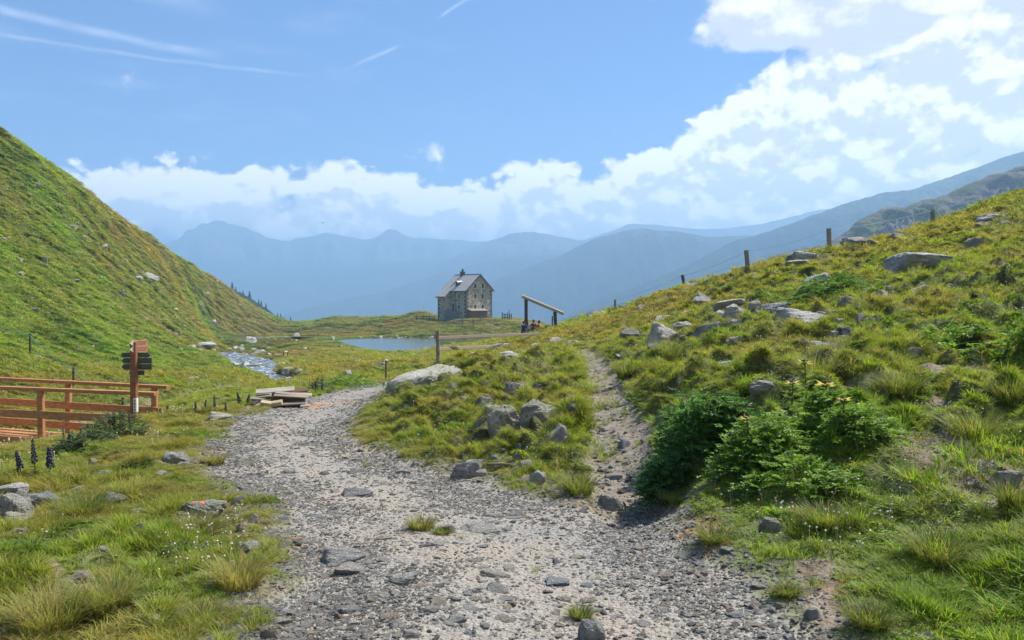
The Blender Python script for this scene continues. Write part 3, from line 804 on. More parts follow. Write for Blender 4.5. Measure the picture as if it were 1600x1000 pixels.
mm = bpy.data.meshes.new('stream'); mm.from_pydata(sv, [], sf)
bm = bmesh.new(); bm.from_mesh(mm); bmesh.ops.recalc_face_normals(bm, faces=bm.faces)
if sum(f.normal.z for f in bm.faces) < 0: bmesh.ops.reverse_faces(bm, faces=bm.faces)
bm.to_mesh(mm); bm.free()
tag(link('stream', mm, M['stream'], smooth=True), 'shallow white-flecked stream running over stones through the meadow', kind='structure')

# ------------------------------------------------------------------ mountains
def mountmat(name, forest, meadow, rock, tree_top, rockiness=0.5, sc=1.0):
    m, t = newmat(name)
    pos = t.n('ShaderNodeNewGeometry').outputs['Position']
    nrm_ = t.n('ShaderNodeSeparateXYZ', {0: t.n('ShaderNodeNewGeometry').outputs['Normal']}).outputs[2]
    z = t.n('ShaderNodeSeparateXYZ', {0: pos}).outputs[2]
    n = t.noise(pos, 0.004 * sc, 7, 0.65); n2 = t.noise(pos, 0.03 * sc, 6, 0.7); n3 = t.noise(pos, 0.12 * sc, 4, 0.7)
    up = t.mix(t.ss(t.m('ADD', n, t.m('MULTIPLY', n2, 0.6)), 0.95 - rockiness * 0.35, 1.05 - rockiness * 0.35), meadow, rock)
    up = t.mix(t.ss(n3, 0.4, 0.65), t.mix(0.4, up, (0.03, 0.035, 0.02)), up)
    fm = t.ss(t.m('ADD', z, t.m('MULTIPLY', t.m('SUBTRACT', n2, 0.5), 160.0)), tree_top + 30, tree_top - 30)
    c = t.mix(fm, up, forest)
    finish(t, pbsdf(t, c, 0.95, t.bump(t.m('ADD', t.m('MULTIPLY', n2, 14 / sc), t.m('MULTIPLY', n3, 4 / sc)), 1.0, 0.9), 0.05))
    return m
FOR = (0.022, 0.034, 0.018)
mm_far = mountmat('far_mountain', FOR, (0.07, 0.08, 0.05), (0.17, 0.16, 0.155), 250, 0.7)
mm_mid = mountmat('mid_mountain', FOR, (0.075, 0.09, 0.035), (0.15, 0.14, 0.12), 230, 0.4, 1.6)
mm_near = mountmat('near_hill', (0.05, 0.07, 0.025), (0.14, 0.175, 0.05), (0.21, 0.20, 0.18), -60, 0.75, 7)
def ridge(name, label, D, sky_pts, mat, floor=VALLEY - 2, slope=0.55, amp=0.12, rough=1.0, seed=0, nx=320, nt=44, turn=0.0):
    """a mountain whose crest line runs at distance D (turn: metres nearer per metre to the right)"""
    xs = np.linspace(sky_pts[0][0], sky_pts[-1][0], nx)
    ys = np.interp(xs, [p[0] for p in sky_pts], [p[1] for p in sky_pts])
    ker = np.ones(5) / 5; ys[2:-2] = np.convolve(ys, ker, 'valid')
    ys = ys + rough * (fbm(xs * 0.02, xs * 0 + seed, 6, seed, 0.68) * 3.4)
    ys = ys + rough * fbm(xs * 0.09, xs * 0 + seed + .5, 4, seed + 20, 0.6) * 1.6
    Yc = D / (1 + turn * (xs - 800) / F)
    X = (xs - 800) / F * Yc
    Zc = EYE + (HZ - ys) / F * Yc
    hgt = Zc - floor
    q = np.concatenate([-np.linspace(1, 0, nt) ** 1.1, np.linspace(0, 1, 12)[1:]])
    VV = np.zeros((len(q), nx, 3))
    for i, qq in enumerate(q):
        run = np.abs(qq) * hgt / slope * (1 if qq < 0 else 0.7)
        yy = Yc + (-run if qq < 0 else run)
        # spurs and gullies fade out at the crest, so that the skyline keeps its shape
        fall = np.abs(qq) ** 1.15
        z = floor + hgt * (1 - fall)
        xx = X
        sc_ = D * 0.06
        s_ = 1 - np.abs(fbm(xx / sc_ + 0.3 * yy / sc_, yy / (sc_ * 2.2), 6, seed + 3, 0.6)) * 3.2
        z = z + (s_ - 0.55) * amp * hgt * min(1, abs(qq) * 5) * (1 - abs(qq)) ** 0.5 * 1.3
        VV[i] = np.stack([xx, yy, np.maximum(z, floor)], 1)
    A = np.arange(len(q) - 1)[:, None] * nx; B = np.arange(nx - 1)[None]
    fc_ = np.stack([A + B, A + B + 1, A + nx + B + 1, A + nx + B], 2).reshape(-1, 4)
    me = mesh_np(name, VV.reshape(-1, 3), fc_)
    o = link(name, me, mat); return tag(o, label, kind='structure')
ridge('mountain', 'far mountain massif fading into the haze under the clouds', 5300,
      [(-500,440),(-100,420),(120,410),(200,388),(250,384),(285,370),(310,358),(325,350),(338,346),(352,346),(372,352),(400,362),(415,368),(440,378),(470,374),(500,366),(512,362),(535,368),(560,374),(590,372),(603,362),(612,356),(622,362),(640,372),(700,374),(760,378),(850,382),(950,378),(1100,392),(1400,400),(1900,420)],
      mm_far, slope=0.6, amp=0.20, seed=1, nx=500, rough=1.6)
ridge('mountain', 'pale far foothill below the hazy massif', 4600, [(-300,470),(300,440),(480,428),(560,415),(700,402),(800,395),(1000,400),(1300,420),(1500,440)], mm_far, slope=0.55, seed=2, rough=0.5)
ridge('mountain', 'thin blue ridge far behind the right-hand mountains', 4900, [(860,392),(940,366),(985,350),(1030,352),(1080,358),(1130,358),(1190,350),(1230,340),(1280,328),(1330,330),(1450,330),(1600,330),(1900,330)], mm_far, seed=4, slope=.6)
ridge('mountain', 'rounded blue mountain behind the stone house', 4300, [(420,540),(560,472),(610,450),(650,430),(700,406),(735,389),(770,375),(800,364),(830,362),(860,367),(890,374),(940,378),(1050,390),(1200,420),(1500,470)], mm_far, seed=5)
ridge('mountain', 'low dark blue wooded ridge left of the stone house', 3600, [(330,540),(440,492),(500,476),(550,465),(600,456),(650,440),(700,425),(760,408),(810,401),(862,398),(930,400),(1000,410),(1200,450)], mm_mid, seed=6)
ridge('mountain', 'broad blue mountain to the right of the stone house', 2900, [(560,560),(700,478),(780,435),(840,412),(880,398),(920,376),(960,364),(1000,357),(1050,361),(1100,370),(1150,368),(1200,372),(1300,380),(1500,420),(1700,460)], mm_mid, seed=7, amp=.16)
ridge('mountain', 'long blue mountain flank rising to the right edge', 2200, [(700,600),(850,510),(950,462),(1040,430),(1110,396),(1150,375),(1200,362),(1260,340),(1320,318),(1375,303),(1425,296),(1470,281),(1520,264),(1560,248),(1600,236),(1700,205),(1900,160),(2100,150)], mm_mid, seed=8, slope=.5, amp=.15)
ridge('mountain', 'lower forested blue shoulder behind the fence posts', 1500, [(760,600),(880,498),(960,476),(1040,456),(1100,440),(1160,425),(1220,415),(1300,405),(1400,395),(1600,380),(1900,360)], mm_mid, seed=9, slope=.45, amp=.18)
ridge('hill', 'rocky green hill behind the fence on the right', 620, [(1020,520),(1100,455),(1150,431),(1170,411),(1200,402),(1250,388),(1290,382),(1318,366),(1340,345),(1372,327),(1410,323),(1450,312),(1500,294),(1545,275),(1600,257),(1700,225),(1900,190),(2100,190)],
      mm_near, floor=-60, slope=0.42, amp=0.16, seed=10, rough=2.0, nx=420, nt=80)
ridge('mountain', 'steep dark spur with conifers behind the left slope', 640, [(200,380),(300,425),(360,450),(385,462),(410,478),(430,492),(450,504),(480,520),(520,545)], mountmat('wooded_spur', (0.03, 0.045, 0.015), (0.04, 0.06, 0.02), (0.1, 0.1, 0.08), 300, 0.3, 5), floor=-100, slope=.6, seed=11, rough=1.0)
# valley floor
mm = bpy.data.meshes.new('valley_floor')
mm.from_pydata([(-16000, -9000, VALLEY), (16000, -9000, VALLEY), (16000, 14000, VALLEY), (-16000, 14000, VALLEY)], [], [(0, 1, 2, 3)])
tag(link('valley_floor', mm, mm_mid), 'hazy valley floor far below', kind='structure')

# ------------------------------------------------------------------ haze
HAZE = 4.4e-4
mh = bpy.data.materials.new('haze'); mh.use_nodes = True
th = NT(mh.node_tree)
pv = th.n('ShaderNodeVolumePrincipled', {'Color': (0.40, 0.665, 1.0, 1), 'Density': HAZE, 'Anisotropy': 0.15})
th.t.links.new(pv.outputs[0], th.n('ShaderNodeOutputMaterial').inputs['Volume'])
mh.cycles.homogeneous_volume = True
hz = MB(); hz.box((0, 2500, (VALLEY - 6 + 660) / 2), (32400, 23400, 660 - VALLEY + 6))
o = hz.build('haze', mh)
tag(o, 'pale blue haze filling the whole valley air', kind='stuff')
# ================================================================== the stone house
def boolean_cut(me, boxes):
    o = bpy.data.objects.new('cut_target', me); COL.objects.link(o)
    mb = MB()
    for vs in boxes: mb.add(vs, [(3, 2, 1, 0), (4, 5, 6, 7), (0, 1, 5, 4), (1, 2, 6, 5), (2, 3, 7, 6), (3, 0, 4, 7)])
    cm = mb.mesh('cutter'); co_ = bpy.data.objects.new('cutter', cm); COL.objects.link(co_)
    md = o.modifiers.new('b', 'BOOLEAN'); md.object = co_; md.operation = 'DIFFERENCE'; md.solver = 'EXACT'
    dg = bpy.context.evaluated_depsgraph_get(); dg.update()
    out = bpy.data.meshes.new_from_object(o.evaluated_get(dg))
    bpy.data.objects.remove(o); bpy.data.objects.remove(co_)
    return out
hx, hy, _ = wpt(728.5, 495, 217.0)
HZ0 = 1.65 - 27 / F * 217
house = empty('stone_house', (hx, hy, HZ0))
tag(house, 'old three-storey stone house with steep grey roof above the lake', 'house')
q_ = math.sqrt(0.5)
def hw(a, b, z): return Vector((-q_ * a + q_ * b, q_ * a + q_ * b, z))
def hbox(a0, a1, b0, b1, z0, z1):
    return [hw(a0, b0, z0), hw(a1, b0, z0), hw(a1, b1, z0), hw(a0, b1, z0), hw(a0, b0, z1), hw(a1, b0, z1), hw(a1, b1, z1), hw(a0, b1, z1)]
BOXF = [(3, 2, 1, 0), (4, 5, 6, 7), (0, 1, 5, 4), (1, 2, 6, 5), (2, 3, 7, 6), (3, 0, 4, 7)]
def hpart(name, mat, *boxes, parent=house, kind=None):
    mb = MB()
    for b in boxes: mb.add(hbox(*b), BOXF)
    o = mb.build(name, mat, parent)
    if kind: o['kind'] = kind
    return o
L_, W_, RZ, SL = 9.8, 9.8, 12.0, 0.86
EZ = RZ - SL * W_ / 2
mb = MB()
prof = [(0, -1.2), (W_, -1.2), (W_, EZ), (W_ / 2, RZ - 0.05), (0, EZ)]
mb.add([hw(0, b, z) for b, z in prof] + [hw(L_, b, z) for b, z in prof], [(0, 1, 2, 3, 4), (9, 8, 7, 6, 5)] + [(i, (i + 1) % 5, (i + 1) % 5 + 5, i + 5) for i in range(5)])
main_me = mb.mesh('wall')
WG = [(b, z) for z in (3.0, 6.05, 8.95) for b in (3.4, 6.2)]           # gable windows (centre across, centre height)
WF = [(3.1, 3.05, 0.8, 1.25), (3.1, 6.1, 0.8, 1.25), (5.6, 6.1, 0.6, 1.25), (5.4, 0.55, 0.0, 0)][:3]
cuts = []
ww, wh, dp = 0.86, 1.28, 0.32
for b, z in WG: cuts.append(hbox(-0.5, dp, b - ww / 2, b + ww / 2, z - wh / 2, z + wh / 2))
for a, z, w_, h_ in WF: cuts.append(hbox(a - w_ / 2, a + w_ / 2, -0.5, dp, z - h_ / 2, z + h_ / 2))
cuts.append(hbox(5.0, 6.1, -0.5, 0.4, 1.9, 4.0))      # door
wall = link('wall', boolean_cut(main_me, cuts), M['stone'], house)
# wing under the long slope of the roof
PJ, A0, A1 = 2.0, 6.6, 9.8
mb = MB()
prof = [(-PJ, -1.2), (-0.004, -1.2), (-0.004, EZ - 0.05), (-PJ, EZ - SL * PJ - 0.05)]
mb.add([hw(A0, b, z) for b, z in prof] + [hw(A1 - 0.004, b, z) for b, z in prof], [(0, 1, 2, 3), (7, 6, 5, 4)] + [(i, (i + 1) % 4, (i + 1) % 4 + 4, i + 4) for i in range(4)])
wc = [hbox(8.1, 8.5, -PJ - .5, -PJ + .3, 3.0, 4.0), hbox(7.7, 7.85, -PJ - .5, -PJ + .3, 4.5, 5.3), hbox(A0 - .5, A0 + .3, -1.3, -0.8, 5.1, 6.1)]
link('wall', boolean_cut(mb.mesh('wall'), wc), M['stone'], house)
def window(side, c, z, w_, h_, off=0.0):
    """pale stone surround, dark pane set back in the opening, one glazing bar"""
    lo, hi_ = c - w_ / 2, c + w_ / 2; z0, z1 = z - h_ / 2, z + h_ / 2; e = 0.16
    def bx_(u0, u1, d0, d1, z0_, z1_):
        return (d0, d1, u0, u1, z0_, z1_) if side == 'g' else (u0, u1, d0 + off, d1 + off, z0_, z1_)
    fr = hpart('window', M['mortar'], bx_(lo - e, lo, -0.035, 0.03, z0 - e, z1 + e), bx_(hi_, hi_ + e, -0.035, 0.03, z0 - e, z1 + e), bx_(lo, hi_, -0.035, 0.03, z1, z1 + e), bx_(lo, hi_, -0.05, 0.03, z0 - e, z0))
    hpart('pane', M['glass'], bx_(lo, hi_, 0.2, 0.24, z0, z1), parent=fr)
    hpart('glazing_bar', M['wood_dark'], bx_(c - 0.03, c + 0.03, 0.15, 0.19, z0, z1), bx_(lo, hi_, 0.155, 0.185, z - 0.03, z + 0.03), parent=fr)
for b, z in WG: window('g', b, z, ww, wh)
for a, z, w_, h_ in WF: window('f', a, z, w_, h_)
window('f', 8.3, 3.5, 0.4, 1.0, off=-PJ)
door = hpart('door', M['wood_dark'], (5.0, 6.1, 0.18, 0.26, 1.9, 4.0))
hpart('door_frame', M['mortar'], (4.86, 5.0, -0.03, 0.05, 1.9, 4.14), (6.1, 6.24, -0.03, 0.05, 1.9, 4.14), (5.0, 6.1, -0.03, 0.05, 4.0, 4.14), parent=door)
def slab(poly, zf, th_):
    n = len(poly)
    mb = MB()
    mb.add([hw(a, b, zf(b)) for a, b in poly] + [hw(a, b, zf(b) - th_) for a, b in poly], [tuple(range(n)), tuple(range(2 * n - 1, n - 1, -1))] + [(i, i + n, (i + 1) % n + n, (i + 1) % n) for i in range(n)])
    return mb
top_z = lambda b: RZ + 0.26 - SL * abs(b - W_ / 2)
ov = 0.45
rf = slab([(-ov, W_ / 2), (-ov, -ov), (A0 - 0.25, -ov), (A0 - 0.25, -PJ - ov), (L_ + ov, -PJ - ov), (L_ + ov, W_ / 2)], top_z, 0.24).build('roof', M['shingle'], house)
slab([(-ov, W_ / 2), (L_ + ov, W_ / 2), (L_ + ov, W_ + ov), (-ov, W_ + ov)], top_z, 0.24).build('roof', M['shingle'], house)
# shingle courses
mb = MB()
for k in range(26):
    b0 = W_ / 2 - 0.02 - k * 0.29
    if b0 < -PJ - ov + 0.2: break
    a0 = -ov if b0 > -ov + 0.1 else A0 - 0.25
    a = a0
    while a < L_ + ov - 0.2:
        w_ = min(random.uniform(0.5, 1.3), L_ + ov - a)
        t0 = 0.03 + random.uniform(0, 0.02)
        mb.add([hw(a, b0, top_z(b0) + 0.005), hw(a + w_ - .02, b0, top_z(b0) + 0.005), hw(a + w_ - .02, b0 - 0.3, top_z(b0 - .3) + t0), hw(a, b0 - 0.3, top_z(b0 - .3) + t0), hw(a + w_ - .02, b0 - 0.3, top_z(b0 - .3) - 0.01), hw(a, b0 - 0.3, top_z(b0 - .3) - 0.01)], [(0, 1, 2, 3), (3, 2, 4, 5)])
        a += w_
tag(mb.build('shingles', M['shingle'], rf), kind='stuff')
hpart('ridge_cap', M['metal_dark'], (-ov, L_ + ov, W_ / 2 - 0.12, W_ / 2 + 0.12, RZ + 0.2, RZ + 0.33), parent=rf)
hpart('fascia', M['wood_dark'], (-ov, A0 - 0.25, -ov - 0.06, -ov - 0.002, top_z(-ov) - 0.3, top_z(-ov) - 0.02), (A0 - 0.25, L_ + ov, -PJ - ov - 0.06, -PJ - ov - 0.002, top_z(-PJ - ov) - 0.3, top_z(-PJ - ov) - 0.02), parent=rf)
def verge(a, sgn):
    mb = MB()
    for s_ in (0, 1):
        pa = (a, W_ / 2) ; b1 = (-ov if s_ == 0 else W_ + ov)
        z0, z1 = top_z(W_ / 2), top_z(b1)
        mb.add([hw(a, W_ / 2, z0 + .03), hw(a + sgn * .07, W_ / 2, z0 + .03), hw(a + sgn * .07, b1, z1 + .03), hw(a, b1, z1 + .03), hw(a, W_ / 2, z0 - .32), hw(a + sgn * .07, W_ / 2, z0 - .32), hw(a + sgn * .07, b1, z1 - .32), hw(a, b1, z1 - .32)], BOXF)
    return mb.build('bargeboard', M['wood_dark'], rf)
verge(-ov - 0.075, 1); verge(L_ + ov + 0.005, 1)
ch = hpart('chimney', M['wood_dark'], (6.3, 7.3, 4.2, 5.2, RZ - 0.6, RZ + 0.95), (6.22, 7.38, 4.12, 5.28, RZ + 0.95, RZ + 1.1))
hpart('chimney_pot', M['metal_dark'], (6.6, 7.0, 4.5, 4.9, RZ + 1.1, RZ + 1.75), (6.45, 7.15, 4.4, 5.0, RZ + 1.78, RZ + 1.84), parent=ch)
# dormer
mb = MB()
b0, zb = 0.9, top_z(0.9)
mb.add([hw(4.4, b0, zb - .1), hw(5.5, b0, zb - .1), hw(5.5, b0, zb + 1.15), hw(4.95, b0, zb + 1.5), hw(4.4, b0, zb + 1.15), hw(4.4, b0 + 1.7, zb + 1.15), hw(5.5, b0 + 1.7, zb + 1.15), hw(4.95, b0 + 1.9, zb + 1.5)],
       [(0, 1, 2, 3, 4), (0, 4, 5), (1, 6, 2)])
dm_ = mb.build('dormer', M['wood_dark'], house)
mb = MB()
for s_ in (-1, 1):
    e = 4.95 + s_ * 0.75
    mb.add([hw(4.95, b0 - .25, zb + 1.56), hw(e, b0 - .25, zb + 1.08), hw(e, b0 + 1.5, zb + 1.08 + .2), hw(4.95, b0 + 2.1, zb + 1.66)], [(0, 1, 2, 3)])
mb.build('dormer_roof', M['metal_pale'], dm_)
hpart('drainpipe', M['metal_dark'], (4.5, 4.62, -0.16, -0.04, 1.5, EZ - 0.1), (-ov, A0 - 0.25, -ov - 0.2, -ov - 0.062, EZ - .42, EZ - .3))
# corner stones
mb = MB()
for k in range(15):
    z = -0.3 + k * 0.54; l1, l2 = (0.95, 0.5) if k % 2 else (0.5, 0.95)
    for (a, b, sa, sb) in ((0, 0, 1, 1), (0, W_, 1, -1)):
        if z < EZ - 0.5:
            mb.add(hbox(*sorted((a - 0.03 * sa, a + sa * l1)), *sorted((b - 0.03 * sb, b + sb * l2)), z, z + 0.5), BOXF)
    if z < 5.2: mb.add(hbox(A1 - l1, A1 + 0.03, -PJ - 0.03, -PJ + l2, z, z + 0.5), BOXF)
qm = flat('corner_stone', (0.15, 0.145, 0.14), 0.9, 0.3, 2)
tag(mb.build('corner_stones', qm, house), kind='stuff')
hpart('terrace_wall', M['plaster'], (2.9, 6.56, -2.2, -0.06, -1.2, 1.9), (2.8, 6.56, -2.3, -2.2, 1.75, 1.95))
sd_ = hpart('lean_to', M['wood_brown'], (-1.5, -0.02, 0.5, 6.6, -1.0, 2.05))
sm = MB(); sm.add([hw(-1.75, 0.3, 2.06), hw(-1.75, 6.8, 2.06), hw(0.0, 6.8, 2.6), hw(0.0, 0.3, 2.6), hw(-1.75, 0.3, 2.0), hw(-1.75, 6.8, 2.0), hw(0.0, 6.8, 2.54), hw(0.0, 0.3, 2.54)], BOXF)
sm.build('lean_to_roof', M['wood_grey'], sd_)
for k in range(10):
    hpart('plank', M['wood_brown'], (-1.54, -1.502, 0.52 + k * 0.61, 1.1 + k * 0.61, -1.0, 2.0), parent=sd_)
# table and benches in front
def hplace(px, py, Y=None):
    if Y is None:
        h_ = hit(px, py); return Vector(h_)
    p = wpt(px, py, Y); return Vector((p[0], p[1], gz(p[0], p[1])))
p = hplace(716, 499, 208)
tb = empty('picnic_table', p, 0.3); tag(tb, 'pale wooden table standing on the grass before the stone house', 'table')
for k in range(4):
    m_ = MB(); m_.box((0, -0.33 + k * 0.22, 0.98), (2.6, 0.2, 0.06)); m_.build('table_plank', M['wood_pale'], tb)
for s_ in (-0.95, 0.95):
    m_ = MB(); m_.beam((s_, -0.35, 0), (s_, -0.1, 0.94), 0.1, 0.1); m_.beam((s_, 0.35, 0), (s_, 0.1, 0.94), 0.1, 0.1); m_.build('leg', M['wood_grey'], tb)
    m_ = MB(); m_.box((0, s_ * 0.85, 0.5), (2.3, 0.28, 0.06)); m_.build('bench_plank', M['wood_grey'], tb)
# fences round the house
def fence(name, label, cat, pts, ph, rails, mat, pw=0.14, rw=(0.05, 0.14), group=None, jit=0.05):
    """pts: world (x, y); posts at each, rails between at the given heights"""
    P_ = [Vector((x, y, gz(x, y))) for x, y in pts]
    root = empty(name, P_[0]); tag(root, label, cat, group)
    o_ = P_[0]
    for i, p in enumerate(P_):
        m_ = MB(); h_ = ph * random.uniform(0.9, 1.1)
        m_.beam(p - o_ + Vector((0, 0, -0.3)), p - o_ + Vector((random.uniform(-jit, jit), random.uniform(-jit, jit), h_)), pw, pw, up=(0, 1, 0), bev=pw * 0.15)
        m_.build('post', mat, root)
    for a, b in zip(P_[:-1], P_[1:]):
        for rh in rails:
            m_ = MB(); dj = Vector((0, -pw * 0.6, 0))
            m_.beam(a - o_ + dj + Vector((0, 0, rh)), b - o_ + dj + Vector((0, 0, rh + random.uniform(-jit, jit))), rw[0], rw[1], bev=0.01)
            m_.build('rail', mat, root)
    return root
def wxy(px, py, Y=None):
    p = wpt(px, py, Y) if Y else hit(px, py); return (p[0], p[1])
fence('pasture_fence', 'dark plank fence on the mound left of the stone house', 'fence', [wxy(651, 499, 222), wxy(661, 499, 221), wxy(671, 499, 220), wxy(679, 499, 219)], 1.5, (0.5, 0.95), M['wood_dark'], 0.2, (0.06, 0.2))
fence('pasture_fence', 'broken grey rail fence below the front of the stone house', 'fence', [wxy(690, 504, 206), wxy(704, 504, 205), wxy(724, 506, 203)], 1.2, (0.35, 0.8), M['wood_grey'], 0.18, (0.06, 0.2))
fence('pasture_fence', 'short dark fence below the gable of the stone house', 'fence', [wxy(739, 507, 203), wxy(751, 503, 207), wxy(764, 502, 209)], 1.3, (0.7,), M['wood_dark'], 0.18, (0.05, 0.16))
gt = fence('wooden_gate', 'dark wooden gate where the pale path reaches the crest', 'gate', [wxy(785, 497, 214), wxy(789, 497, 214), wxy(793, 497, 214)], 1.7, (0.5, 1.2), M['wood_dark'], 0.28, (0.08, 0.22))
fence('gate_post', 'pair of dark posts right of the wooden gate', 'post', [wxy(796.5, 497, 214), wxy(799, 497, 213)], 1.7, (0.9,), M['wood_dark'], 0.22)
m_ = MB(); m_.tube([(0, 0, -0.3), (0.05, 0, 2.7)], 0.09)
o = m_.build('pole', M['wood_dark']); o.location = Vector((*wxy(795.3, 497, 213), gz(*wxy(795.3, 497, 213)))); tag(o, 'tall thin pole beside the wooden gate near the house', 'pole')
for (px, py, Y, h_, lb) in ((671, 499, 216, 2.0, 'tall thin post beside the plank fence left of the house'), (722, 508, 198, 1.5, 'single dark post below the table at the house'), (739, 508, 197, 1.5, 'single dark post on the grass below the gable')):
    x_, y_ = wxy(px, py, Y); m_ = MB(); m_.tube([(0, 0, -0.3), (0.03, 0, h_)], 0.1, 6); o = m_.build('fence_post', M['wood_dark']); o.location = (x_, y_, gz(x_, y_)); tag(o, lb, 'post')

# ================================================================== slanted beam on two posts
Yb = 60.0
fr = empty('beam_frame', hplace(822, 515, Yb)); tag(fr, 'slanting lit beam carried by two dark wooden posts', 'wooden frame')
fo = fr.location
def wv(px, py, Y): return Vector(wpt(px, py, Y)) - fo
m_ = MB(); m_.beam(wv(823, 530, Yb), wv(822, 500, Yb), 0.30, 0.26, up=(0, 1, 0), bev=.03); m_.beam(wv(822, 500, Yb), wv(822, 466.5, Yb), 0.25, 0.24, up=(0, 1, 0), bev=.03); m_.build('post', M['wood_dark'], fr)
m_ = MB(); m_.beam(wv(868.5, 520, Yb), wv(867, 487, Yb), 0.25, 0.24, up=(0, 1, 0), bev=.03); m_.build('post', M['wood_dark'], fr)
m_ = MB(); m_.beam(wv(815.5, 463.5, Yb), wv(880, 490.5, Yb), 0.5, 0.20, bev=.03); m_.build('beam', M['wood_grey'], fr)
m_ = MB(); m_.beam(wv(815.5, 462.3, Yb - .1), wv(880, 489.3, Yb - .1), 0.44, 0.05, up=(0, -0.55, 1)); m_.build('cover_board', M['wood_pale'], fr)
x_, y_ = wxy(863, 510, 61); m_ = MB(); m_.tube([(0, 0, -0.2), (0, 0, 0.9)], 0.05, 6); m_.box((0.02, 0, 0.62), (0.16, 0.05, 0.05)); o = m_.build('stake', M['wood_dark']); o.location = (x_, y_, gz(x_, y_)); tag(o, 'thin stake just left of the shorter post of the beam frame', 'stake')

# ================================================================== people sitting by the frame
def skin_obj(name, verts, edges, mat, parent, root=0, sub=1):
    me = bpy.data.meshes.new(name)
    me.from_pydata([v[:3] for v in verts], edges, [])
    o = bpy.data.objects.new(name, me); COL.objects.link(o); o.parent = parent
    md = o.modifiers.new('skin', 'SKIN'); md.use_smooth_shade = True
    sv_ = me.skin_vertices[0].data
    for i, v in enumerate(verts):
        r_ = v[3] if isinstance(v[3], tuple) else (v[3], v[3]); sv_[i].radius = r_; sv_[i].use_root = (i == root)
    s2 = o.modifiers.new('sub', 'SUBSURF'); s2.levels = sub; s2.render_levels = sub
    dg = bpy.context.evaluated_depsgraph_get(); dg.update()
    m2 = bpy.data.meshes.new_from_object(o.evaluated_get(dg)); m2.name = name
    o.modifiers.clear(); o.data = m2; m2.materials.clear(); m2.materials.append(mat)
    m2.polygons.foreach_set('use_smooth', [True] * len(m2.polygons))
    return o
def seated(loc, rz, label, shirt, lean=0.12, head_turn=0.0):
    p = empty('person', loc, rz); tag(p, label, 'person')
    y = -lean
    # facing +y; seat at z 0.12
    V_ = [(0, 0, 0.16, 0.14), (0, 0.02, 0.36, 0.115), (0, 0.05 + y * 0.2, 0.54, 0.13), (0, 0.07, 0.62, 0.055), (0, 0.09, 0.70, 0.06), (0, 0.10, 0.78, (0.078, 0.092)), (0, 0.10, 0.86, (0.075, 0.088)),
          (0.17, 0.05, 0.57, 0.05), (0.22, 0.16, 0.38, 0.04), (0.14, 0.36, 0.40, 0.032), (0.12, 0.44, 0.42, 0.03),
          (-0.17, 0.05, 0.57, 0.05), (-0.22, 0.16, 0.38, 0.04), (-0.14, 0.36, 0.40, 0.032), (-0.12, 0.44, 0.42, 0.03),
          (0.1, 0.06, 0.15, 0.09), (0.12, 0.42, 0.42, 0.065), (0.12, 0.52, 0.08, 0.045), (0.12, 0.66, 0.03, 0.035),
          (-0.1, 0.06, 0.15, 0.09), (-0.12, 0.42, 0.42, 0.065), (-0.12, 0.52, 0.08, 0.045), (-0.12, 0.66, 0.03, 0.035)]
    E_ = [(0, 1), (1, 2), (2, 3), (3, 4), (4, 5), (5, 6), (2, 7), (7, 8), (8, 9), (9, 10), (2, 11), (11, 12), (12, 13), (13, 14), (0, 15), (15, 16), (16, 17), (17, 18), (0, 19), (19, 20), (20, 21), (21, 22)]
    skin_obj('body', V_, E_, M['skin'], p)
    def g(v, k): return (v[0], v[1], v[2], v[3] * k)
    skin_obj('shirt', [g(V_[0], 1.08), g(V_[1], 1.2), g(V_[2], 1.2), g(V_[7], 1.35), g(V_[8], 1.4), g(V_[11], 1.35), g(V_[12], 1.4)], [(0, 1), (1, 2), (2, 3), (3, 4), (2, 5), (5, 6)], shirt, p)
    skin_obj('trousers', [(0, 0.0, 0.13, 0.16)] + [g(V_[i], 1.22) for i in (15, 16, 17, 19, 20, 21)], [(0, 1), (1, 2), (2, 3), (0, 4), (4, 5), (5, 6)], M['cloth_grey'], p)
    skin_obj('hair', [(0, 0.075, 0.80, (0.085, 0.095)), (0, 0.085, 0.885, (0.085, 0.095)), (0, 0.03, 0.74, 0.05)], [(0, 1), (0, 2)], M['hair'], p)
    m_ = MB()
    for s_ in (-1, 1):
        m_.tube([(s_ * 0.12, 0.47, 0.03), (s_ * 0.12, 0.60, 0.04), (s_ * 0.12, 0.72, 0.02)], [0.05, 0.055, 0.035], 6)
    m_.build('shoes', M['hair'], p, True)
    fb = MB(); fb.box((0, 0.195, 0.82), (0.025, 0.03, 0.04)); fb.build('nose', M['skin'], p)
    return p
def seat_at(px, py, Y):
    x, y, z = wpt(px, py, Y); return Vector((x, y, max(z, gz(x, y) - 0.04)))
seated(seat_at(818.5, 521, 57.5), -0.5, 'seated hiker in a navy blue top in front of the tall post', M['cloth_navy'])
seated(seat_at(834, 518, 60.5), 0.2, 'seated hiker in a dark maroon top, middle of the three', M['cloth_red'])
seated(seat_at(843.5, 519, 61.0), 0.9, 'seated hiker with dark hair and a terracotta top, nearest the short post', M['cloth_tan'], head_turn=0.3)
m_ = MB(); m_.tube([(0, 0, 0), (0, 0, 0.18), (0, 0.02, 0.36), (0, 0.03, 0.44)], [0.13, 0.16, 0.13, 0.06], 8); m_.box((0, -0.14, 0.16), (0.2, 0.08, 0.2))
o = m_.build('rucksack', M['cloth_grey'], smooth=True); o.location = seat_at(826, 517.5, 58.5); tag(o, 'grey rucksack standing beside the hiker in navy', 'rucksack')

